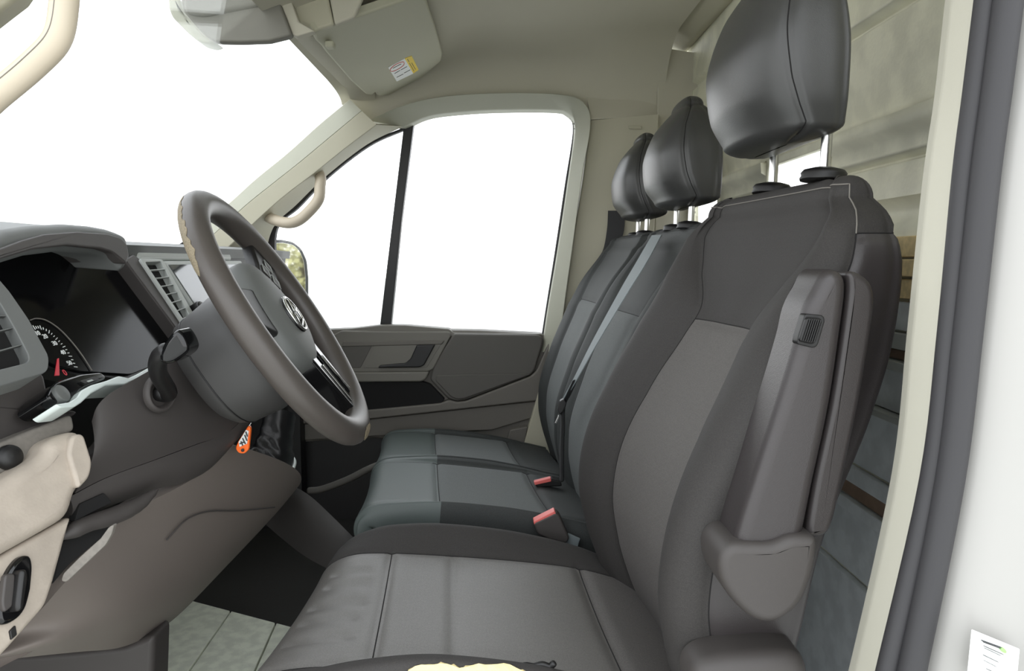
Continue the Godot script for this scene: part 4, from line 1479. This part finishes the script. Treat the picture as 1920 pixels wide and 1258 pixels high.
	for w in W:
		g = shape()
		var o := []
		var q := []
		for c in [[0, 2], [0, 3], [1, 3], [1, 2]]:
			o.append(Vector3(bx - 0.004, 0.8 + w[c[1]] + (0.01 if c[1] == 3 else -0.01), w[c[0]] + (0.01 if c[0] == 0 else -0.01)))
			q.append(Vector3(bx - 0.004, 0.8 + w[c[1]] - (0.006 if c[1] == 3 else -0.006), w[c[0]] - (0.006 if c[0] == 0 else -0.006)))
		band(g, rnd(o, 0.02), rnd(q, 0.015), Vector3.LEFT, 0.012, 0.003, true, 60)
		var wn := struct("window_%d" % n, g, M.bulkhead, "small window in the bulkhead")
		g = shape()
		slab(g, [Vector3(bx + 0.004, 0.8 + w[2], w[0]), Vector3(bx + 0.004, 0.8 + w[3], w[0]), Vector3(bx + 0.004, 0.8 + w[3], w[1]), Vector3(bx + 0.004, 0.8 + w[2], w[1])], 0.003, 0.0005, 0.0, Vector3.LEFT)
		part("pane", g, M.glass, wn)
		n += 1
	# floor, firewall, lower far side
	g = shape()
	rbox(g, Vector3(-0.22, -0.02, -1.4), Vector3(1.62, 0.04, 1.78), 0.005)
	struct("floor", g, M.carpet, "dark floor covering of the cab")
	g = shape()
	rbox(g, Vector3(-1.03, 0.4, -1.4), Vector3(0.04, 0.84, 1.76), 0.004)
	struct("wall_front", g, M.black, "dark firewall under the dashboard")
	g = shape()
	rbox(g, Vector3(-0.8, 0.3, -2.2), Vector3(0.42, 0.6, 0.05), 0.004)
	rbox(g, Vector3(-0.18, 0.23, -2.27), Vector3(0.9, 0.5, 0.03), 0.004)
	rbox(g, Vector3(0.41, 0.3, -2.235), Vector3(0.3, 0.6, 0.03), 0.004)
	struct("wall_right", g, M.black, "lower far side of the cab")
	# windscreen
	g = shape()
	slab(g, v3s([[-0.452, 1.295, -0.52], [-0.452, 1.295, -2.16], [-1.06, 0.79, -2.16], [-1.06, 0.79, -0.52]]), 0.005, 0.001, 0.0)
	struct("window_1", g, M.glass, "windscreen")
	# far door
	far_door()
	# near door pillar: flange, rubber seal, white outer skin
	g = shape()
	band(g, spl(ats([[1795, -90], [1784, 0], [1765, 170], [1742, 330], [1712, 620], [1682, 900], [1604, 1258], [1580, 1340]], 0.64), 6), spl(ats([[1848, -90], [1833, 0], [1812, 170], [1792, 330], [1764, 620], [1730, 900], [1644, 1258], [1622, 1340]], 0.597), 6), Vector3(-0.35, 0, 0.94), 0.03, 0.004, false, 60)
	struct("trim_10", g, M.strip, "cream flange of the near door pillar")
	var L := [[1838, -90], [1829, 0], [1808, 170], [1788, 330], [1762, 620], [1728, 900], [1640, 1258], [1618, 1340]]
	var R := [[1926, -90], [1912, 0], [1890, 170], [1868, 330], [1834, 620], [1800, 900], [1735, 1258], [1716, 1340]]
	var lerp_line := func(t: float, d: float) -> Array:
		var o := []
		for k in L.size(): o.append([lerpf(L[k][0], R[k][0], t), L[k][1]])
		return spl(ats(o, d), 6)
	g = shape()
	tube(g, lerp_line.call(0.24, 0.592), 0.0086, false, 14)
	struct("trim_11", g, M.rubber, "inner lip of the black door seal")
	g = shape()
	tube(g, lerp_line.call(0.72, 0.582), 0.0112, false, 14)
	struct("trim_12", g, M.rubber, "outer bulb of the black door seal")
	g = shape()
	band(g, lerp_line.call(0.12, 0.603), lerp_line.call(0.98, 0.594), Vector3(0, 0, 1), 0.02, 0.003, false, 60)
	struct("trim_13", g, M.black, "backing of the door seal")
	g = shape()
	var skin := []
	var edge: Array = lerp_line.call(0.97, 0.588)
	for q in [[0.0, 0.0], [0.006, 0.012], [0.02, 0.022], [0.045, 0.026], [0.06, 0.028], [0.064, 0.034], [0.11, 0.036], [0.25, 0.036], [0.4, 0.034]]:
		var row := []
		for p in edge: row.append(p + Vector3(q[0], 0, q[1]))
		skin.append(row)
	sheet(g, skin, Vector3(0, 0, 1), 0.02)
	var body := struct("wall_left", g, M.paint, "white body side behind the open driver door")
	g = shape()
	slab(g, ats([[1822, 1180], [1912, 1217], [1905, 1290], [1811, 1290]], 0.5495), 0.0004, 0.0001, 0.001)
	part("sticker", g, M.white, body, "white workshop sticker with a small green leaf")
	g = shape()
	for q in [[1842, 1201, 1875, 1213, 0.0016], [1844, 1204, 1876, 1216, 0.0006], [1845, 1211, 1881, 1227, 0.0007], [1846, 1215, 1876, 1229, 0.0005], [1844, 1228, 1871, 1241, 0.0007], [1845, 1238, 1868, 1250, 0.0005], [1850, 1254, 1872, 1264, 0.0006]]:
		tube(g, ats([[q[0], q[1]], [q[2], q[3]]], 0.549), q[4], false, 5, 0.3)
	part("sticker_print", g, M.print, body)
	g = shape()
	slab(g, spl(ats([[1874, 1216], [1879, 1213], [1887, 1220], [1886, 1225], [1879, 1222]], 0.549), 3, true), 0.0003, 0.0001, 0.0)
	part("sticker_leaf", g, M.green, body)
	# floor mat
	var fm := thing("floor_mat", "grey-green rubber floor mat with scored lines beyond the driver footwell", "floor mat", Vector3(-0.55, 0.001, -1.3))
	var mx := [[0.0, 0.36], [0.37, 0.72], [0.73, 1.0]]
	for q in mx:
		g = shape()
		var a := Vector3(-0.73, 0.012, -1.68)
		var b := Vector3(-0.40, 0.012, -1.52)
		var c := Vector3(-0.30, 0.012, -0.75)
		var d2 := Vector3(-0.74, 0.012, -0.75)
		slab(g, [a.lerp(b, q[0]), a.lerp(b, q[1]), d2.lerp(c, q[1]), d2.lerp(c, q[0])], 0.011, 0.002, 0.004, Vector3.UP)
		part("mat_section", g, M.mat_rubber, fm)
	# console foot between dashboard and bench, and shelf lip of the far footwell
	g = shape()
	patch(g, spl(ats([[505, 900, 1.5], [532, 905, 1.5], [575, 925, 1.45], [620, 965, 1.42], [665, 1010, 1.38]], 1.4), 4), spl(ats([[470, 960, 1.45], [500, 985, 1.43], [535, 1015, 1.4], [575, 1045, 1.36], [640, 1080, 1.32]], 1.4), 4), Vector3(0.2, 0.7, 0.7).normalized(), 0.02, 0.05)
	var cf := struct("trim_14", g, M.foot, "dark console foot beside the bench")
	g = shape()
	tube(g, spl(ats([[580, 920], [604, 917], [650, 900], [690, 880], [720, 868]], 1.85), 5), 0.009, false, 8)
	part("shelf_lip", g, M.door_dark, cf)
	# the ground outside
	g = shape()
	rbox(g, Vector3(0, -0.65, 0), Vector3(120, 0.1, 120), 0.0)
	struct("ground", g, M.ground, "pale ground outside the van")

func far_door() -> void:
	var d := tag(Node3D.new(), "far passenger door with grey trim panel", "", "", "structure") as Node3D
	d.name = "door_1"
	d.position = Vector3(-0.1, 0.1, -2.25)
	add_child(d, true)
	var g := shape()
	slab(g, ats([[470, 640], [600, 622], [760, 618], [900, 620], [1014, 626], [1046, 637], [1034, 690], [1012, 781], [984, 834], [930, 850], [700, 822], [560, 830], [470, 840]], 2.235), 0.06, 0.01, 0.01)
	part("door_panel", g, M.door, d, "grey plastic door trim")
	g = shape()
	slab(g, ats([[560, 626], [612, 618], [660, 616], [712, 610], [760, 610], [842, 617], [850, 624], [1014, 626], [1014, 632], [845, 632], [560, 640]], 2.225), 0.05, 0.004, 0.004)
	part("window_sill", g, M.door_light, d, "pale sill under the window")
	g = shape()
	slab(g, ats([[640, 620], [842, 622], [846, 630], [832, 655], [813, 692], [803, 697], [560, 700], [600, 640]], 2.215), 0.03, 0.005, 0.006)
	var hm := part("handle_module", g, M.door_light, d, "lighter panel round the inner door handle")
	g = shape()
	slab(g, ats([[643, 640], [834, 638], [828, 646], [640, 650]], 2.211), 0.012, 0.003, 0.003)
	part("handle_bar", g, M.door, hm)
	g = shape()
	slab(g, ats([[642, 650], [698, 647], [676, 690], [640, 690], [628, 665]], 2.2135), 0.01, 0.002, 0.004)
	part("switch_panel", g, M.door_dark, hm)
	g = shape()
	slab(g, ats([[703, 647], [827, 645], [800, 689], [682, 690]], 2.2135), 0.004, 0.001, 0.003)
	part("handle_recess", g, M.door_light, hm)
	g = shape()
	slab(g, ats([[781, 647], [816, 646], [795, 685], [786, 689], [708, 690], [712, 685], [760, 681], [770, 672]], 2.205), 0.016, 0.004, 0.004)
	part("door_handle", g, M.black, hm, "dark inner door handle")
	g = shape()
	slab(g, ats([[850, 626], [1008, 628], [1018, 634], [1018, 645], [1003, 694], [995, 704], [872, 751], [856, 753], [840, 748], [806, 712], [812, 692], [832, 655]], 2.212), 0.04, 0.007, 0.008)
	var ap := part("armrest_panel", g, M.door_dark, d, "raised dark upper panel of the door")
	g = shape()
	slab(g, ats([[818, 703], [990, 700], [994, 703], [870, 748], [858, 749], [846, 745], [816, 714]], 2.208), 0.02, 0.004, 0.006)
	part("armrest_lower", g, M.door_dark, ap)
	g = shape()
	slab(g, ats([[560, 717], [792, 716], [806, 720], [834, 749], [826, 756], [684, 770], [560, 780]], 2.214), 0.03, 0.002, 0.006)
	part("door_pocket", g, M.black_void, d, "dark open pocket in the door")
	g = shape()
	slab(g, ats([[560, 699], [805, 697], [800, 710], [790, 716], [560, 718]], 2.205), 0.04, 0.006, 0.004)
	part("pocket_rail", g, M.door_light, d)
	g = shape()
	slab(g, ats([[560, 780], [688, 769], [826, 756], [842, 750], [856, 754], [874, 752], [996, 705], [1006, 695], [1030, 640], [1040, 645], [1016, 735], [1008, 752], [880, 766], [696, 786], [560, 796]], 2.208), 0.04, 0.006, 0.006)
	part("ledge", g, M.door, d, "ledge sweeping up along the door")
	g = shape()
	slab(g, ats([[560, 796], [696, 786], [880, 766], [1008, 752], [1002, 782], [924, 806], [800, 812], [697, 818], [560, 826]], 2.222), 0.02, 0.003, 0.004)
	part("lower_panel", g, M.door, d)
	g = shape()
	slab(g, ats([[956, 806], [990, 800], [984, 832], [950, 830]], 2.2), 0.03, 0.004, 0.004)
	part("lower_bracket", g, M.door, d)
	# window: seal, divider, two panes
	var w := tag(Node3D.new(), "far side window in two panes", "", "", "structure") as Node3D
	w.name = "window_2"
	w.position = Vector3(0, 1.0, -2.27)
	add_child(w, true)
	g = shape()
	band(g, spl(ats([[754, 236], [800, 216], [852, 208], [934, 203], [1042, 203], [1070, 212], [1081, 241], [1066, 350], [1048, 470], [1030, 590], [1024, 630]], 2.262), 8), spl(ats([[758, 242], [800, 221], [852, 213], [934, 208], [1040, 209], [1064, 217], [1075, 242], [1059, 350], [1041, 470], [1022, 590], [1016, 630]], 2.262), 8), Vector3(0, 0, 1), 0.02, 0.002, false, 80)
	part("window_seal", g, M.rubber, w, "thin black rubber seal")
	g = shape()
	band(g, spl(ats([[758, 238], [690, 268], [612, 328], [556, 383], [506, 428], [505, 520], [504, 640]], 2.262), 8), spl(ats([[760, 242], [692, 273], [615, 332], [560, 388], [518, 430], [517, 520], [516, 640]], 2.262), 8), Vector3(0, 0, 1), 0.02, 0.002, false, 60)
	part("window_seal", g, M.rubber, w)
	g = shape()
	slab(g, ats([[758, 228], [777, 220], [752, 420], [731, 630], [710, 630], [735, 420]], 2.266), 0.03, 0.002, 0.0)
	part("divider", g, M.black, w, "black bar between the panes")
	g = shape()
	slab(g, ats([[506, 640], [508, 428], [560, 382], [612, 326], [690, 266], [760, 232], [735, 420], [712, 640]], 2.285), 0.004, 0.001, 0.0)
	part("pane", g, M.glass, w)
	g = shape()
	slab(g, ats([[775, 226], [852, 206], [934, 201], [1044, 201], [1072, 212], [1080, 242], [1060, 370], [1020, 640], [728, 640], [752, 420]], 2.285), 0.004, 0.001, 0.0)
	part("pane", g, M.glass, w)

func build_fittings() -> void:
	# far and near grab handles on the windscreen pillars
	var g := shape()
	var h := thing("grab_handle", "cream grab handle on the far windscreen pillar above the outside mirror", "grab handle", at(560, 400, 2.13), "pillar grab handles")
	tube(g, spl(ats([[592, 318, 2.2], [601, 332, 2.15], [600, 350, 2.13], [597, 374, 2.12], [580, 396, 2.12], [560, 413, 2.12], [540, 418, 2.12], [514, 412, 2.14], [498, 404, 2.18]], 2.13), 6), 0.0155, false, 14)
	part("handle", g, M.handle, h)
	h = thing("grab_handle", "large cream grab handle in the top left corner beside the open door", "grab handle", at(60, 130, 0.71), "pillar grab handles")
	g = shape()
	var line := spl(ats([[20, -100, 0.74], [92, -66, 0.715], [118, -30, 0.71], [119, 16, 0.708], [106, 74, 0.706], [62, 122, 0.706], [-2, 176, 0.706], [-60, 224, 0.71], [-130, 250, 0.73], [-190, 250, 0.76]], 0.71), 8)
	tube(g, line, 0.0122, false, 18)
	part("handle", g, M.handle, h)
	g = shape()
	var seam := []
	for k in range(8, line.size() - 8): seam.append(line[k] + Vector3(-0.0012, 0.003, 0.0118))
	tube(g, seam, 0.0006, false, 5)
	part("mould_line", g, M.mid_grey, h)
	g = shape()
	band(g, ats([[60, -110, 0.74], [36, -6, 0.74], [-6, 26, 0.74], [-240, 210, 0.74], [-800, 590, 0.74]], 0.74), ats([[-60, -130, 0.7], [-90, -60, 0.7], [-140, 0, 0.7], [-360, 150, 0.7], [-960, 540, 0.7]], 0.7), Vector3(0.2, -0.2, 0.95).normalized(), 0.04, 0.006, false, 40)
	struct("trim_15", g, M.pillar, "cream trim of the near windscreen pillar")
	# sun visor with its warning sticker
	var vp := at(591, 72, 1.56)
	var vq := at(690, 178, 2.08)
	var vr := at(831, 104, 2.06)
	var vn := (vq - vp).cross(vr - vp).normalized()
	var V := func(pts: Array, s: float) -> Array: return ons(pts, vp + vn * (s if vn.y < 0 else -s), vn)
	var v := thing("sun_visor", "folded grey-cream sun visor with warning sticker under the roof lining", "sun visor", at(715, 90, 1.8))
	g = shape()
	slab(g, V.call([[587, 60], [625, 47], [762, 0], [786, -10], [800, 0], [817, 48], [831, 100], [828, 114], [794, 144], [728, 180], [708, 180], [704, 173], [697, 179], [687, 178], [659, 153], [610, 97], [606, 90], [593, 78]], 0.0), 0.018, 0.006, 0.006)
	part("visor_board", g, M.visor, v)
	g = shape()
	rbox(g, at(619, 84, 1.6), Vector3(0.018, 0.014, 0.02), 0.004)
	part("clip", g, M.visor, v, "small clip at the visor edge")
	g = shape()
	slab(g, V.call([[728, 127], [759, 110], [775, 138], [744, 153]], 0.0012), 0.001, 0.0003, 0.001)
	var st := part("sticker", g, M.white, v, "white and yellow airbag warning sticker")
	g = shape()
	slab(g, V.call([[759, 110], [772, 105], [785, 131], [775, 138]], 0.0012), 0.001, 0.0003, 0.001)
	part("sticker_warning", g, M.yellow, st)
	g = shape()
	tube(g, spl(V.call([[732, 130], [742, 121], [756, 116], [757, 122], [746, 130], [735, 134]], 0.0018), 4, true), 0.0009, true, 5)
	part("sticker_ring", g, M.red, st)
	g = shape()
	for q in [[737, 128, 752, 120], [740, 138, 750, 132], [752, 131, 763, 125], [744, 145, 756, 139], [758, 137, 769, 131], [764, 111, 767, 116], [768, 119, 776, 133], [772, 118, 779, 130]]:
		tube(g, V.call([[q[0], q[1]], [q[2], q[3]]], 0.0018), 0.0007, false, 5)
	part("sticker_print", g, M.print, st)
	# console at the top of the windscreen
	var c := thing("overhead_console", "grey-cream overhead console hanging at the top of the windscreen, cut by the upper photo edge", "console", at(440, 40, 1.5))
	g = shape()
	slab(g, ats([[341, 19], [336, -30], [345, -120], [535, -120], [524, 6], [548, 66], [503, 77], [450, 79], [400, 78], [378, 62], [356, 36]], 1.49), 0.02, 0.005, 0.01)
	part("housing", g, M.console, c)
	g = shape()
	slab(g, ats([[352, 27], [342, 14], [344, -100], [530, -100], [523, 3], [440, 19], [380, 31]], 1.482), 0.02, 0.01, 0.006)
	part("upper_lip", g, M.console, c)
	g = shape()
	slab(g, ats([[314, -6], [315, 14], [322, 32], [352, 62], [370, 77], [390, 82], [404, 78], [380, 62], [356, 36], [340, 20], [334, -6]], 1.56), 0.05, 0.006, 0.006)
	part("end_cap", g, M.frame, c, "pale rounded end of the console")
	g = shape()
	slab(g, ats([[525, 4], [545, 0], [560, 40], [590, 58], [556, 68], [549, 66]], 1.5), 0.02, 0.003, 0.003)
	part("side_web", g, M.liner, c)
	g = shape()
	slab(g, ats([[540, -20], [612, -20], [626, 46], [592, 57], [558, 40]], 1.53), 0.012, 0.006, 0.005)
	part("side_panel", g, M.pillar, c)
	g = shape()
	slab(g, ats([[612, -30], [690, -30], [664, 32], [627, 46]], 1.53), 0.012, 0.005, 0.005)
	part("side_panel", g, M.liner, c)
	# outside mirror beyond the far window
	var n := Vector3(0.8, 0.0, 0.6)
	var mp := at(545, 505, 2.56)
	var m := thing("outside_mirror", "black outside mirror with speckled glass beyond the far side window", "mirror", mp)
	g = shape()
	slab(g, ons([[490, 450], [530, 449], [552, 453], [568, 466], [578, 488], [581, 520], [581, 566], [576, 600], [490, 604]], mp, n), 0.07, 0.012, 0.012)
	part("mirror_housing", g, M.black, m)
	g = shape()
	slab(g, ons([[494, 456], [530, 455], [550, 459], [562, 470], [570, 490], [573, 520], [573, 566], [568, 592], [494, 596]], mp + n * 0.001, n), 0.004, 0.001, 0.01)
	part("mirror_glass", g, M.mirror, m, "mirror glass reflecting foliage")
	g = shape()
	rbox(g, Vector3(mp.x - 0.02, mp.y - 0.1, -2.42), Vector3(0.06, 0.06, 0.28), 0.02)
	part("mirror_arm", g, M.black, m)
	# wiper
	var wp := thing("windscreen_wiper", "thin black wiper arm above the far dashboard edge", "wiper", at(345, 460, 1.9))
	g = shape()
	tube(g, ats([[334, 462, 1.9], [352, 450, 1.92], [372, 440, 1.94]], 1.9), 0.0035, false, 8)
	part("arm", g, M.black, wp)

func build_outside() -> void:
	# a yellowing tree behind the van on the far side, met by the mirror
	var t := thing("tree", "yellow-green tree behind the van seen in the outside mirror", "tree", Vector3(7.5, -0.6, -2.9))
	var g := shape()
	tube(g, v3s([[7.5, -0.6, -2.9], [7.52, 0.6, -2.88], [7.48, 1.6, -2.9]]), [0.16, 0.12, 0.07], false, 10)
	part("trunk", g, M.bark, t)
	var leaf := shape()
	slab(leaf, v3s([[-0.05, 0, 0], [0, 0.035, 0.01], [0.06, 0, 0], [0, -0.035, -0.01]]), 0.003, 0.0008, 0.0, Vector3.BACK)
	var lm := part("leaf", leaf, M.leaf, self)
	var mm := MultiMesh.new()
	mm.transform_format = MultiMesh.TRANSFORM_3D
	mm.mesh = lm.mesh
	remove_child(lm)
	lm.free()
	mm.instance_count = 9000
	var r := RandomNumberGenerator.new()
	r.seed = 5
	for k in mm.instance_count:
		var q := Vector3(r.randfn(), r.randfn(), r.randfn())
		q = q.normalized() * (0.5 + 0.5 * r.randf())
		var s := 0.45 + r.randf() * 0.5
		mm.set_instance_transform(k, Transform3D(Basis.from_euler(Vector3(r.randf() * TAU, r.randf() * TAU, r.randf() * TAU)).scaled(Vector3.ONE * s), Vector3(0, 1.9, 0) + q * Vector3(1.0, 1.6, 0.9)))
	var mi := MultiMeshInstance3D.new()
	mi.name = "foliage"
	mi.multimesh = mm
	mi.set_meta("kind", "stuff")
	t.add_child(mi, true)
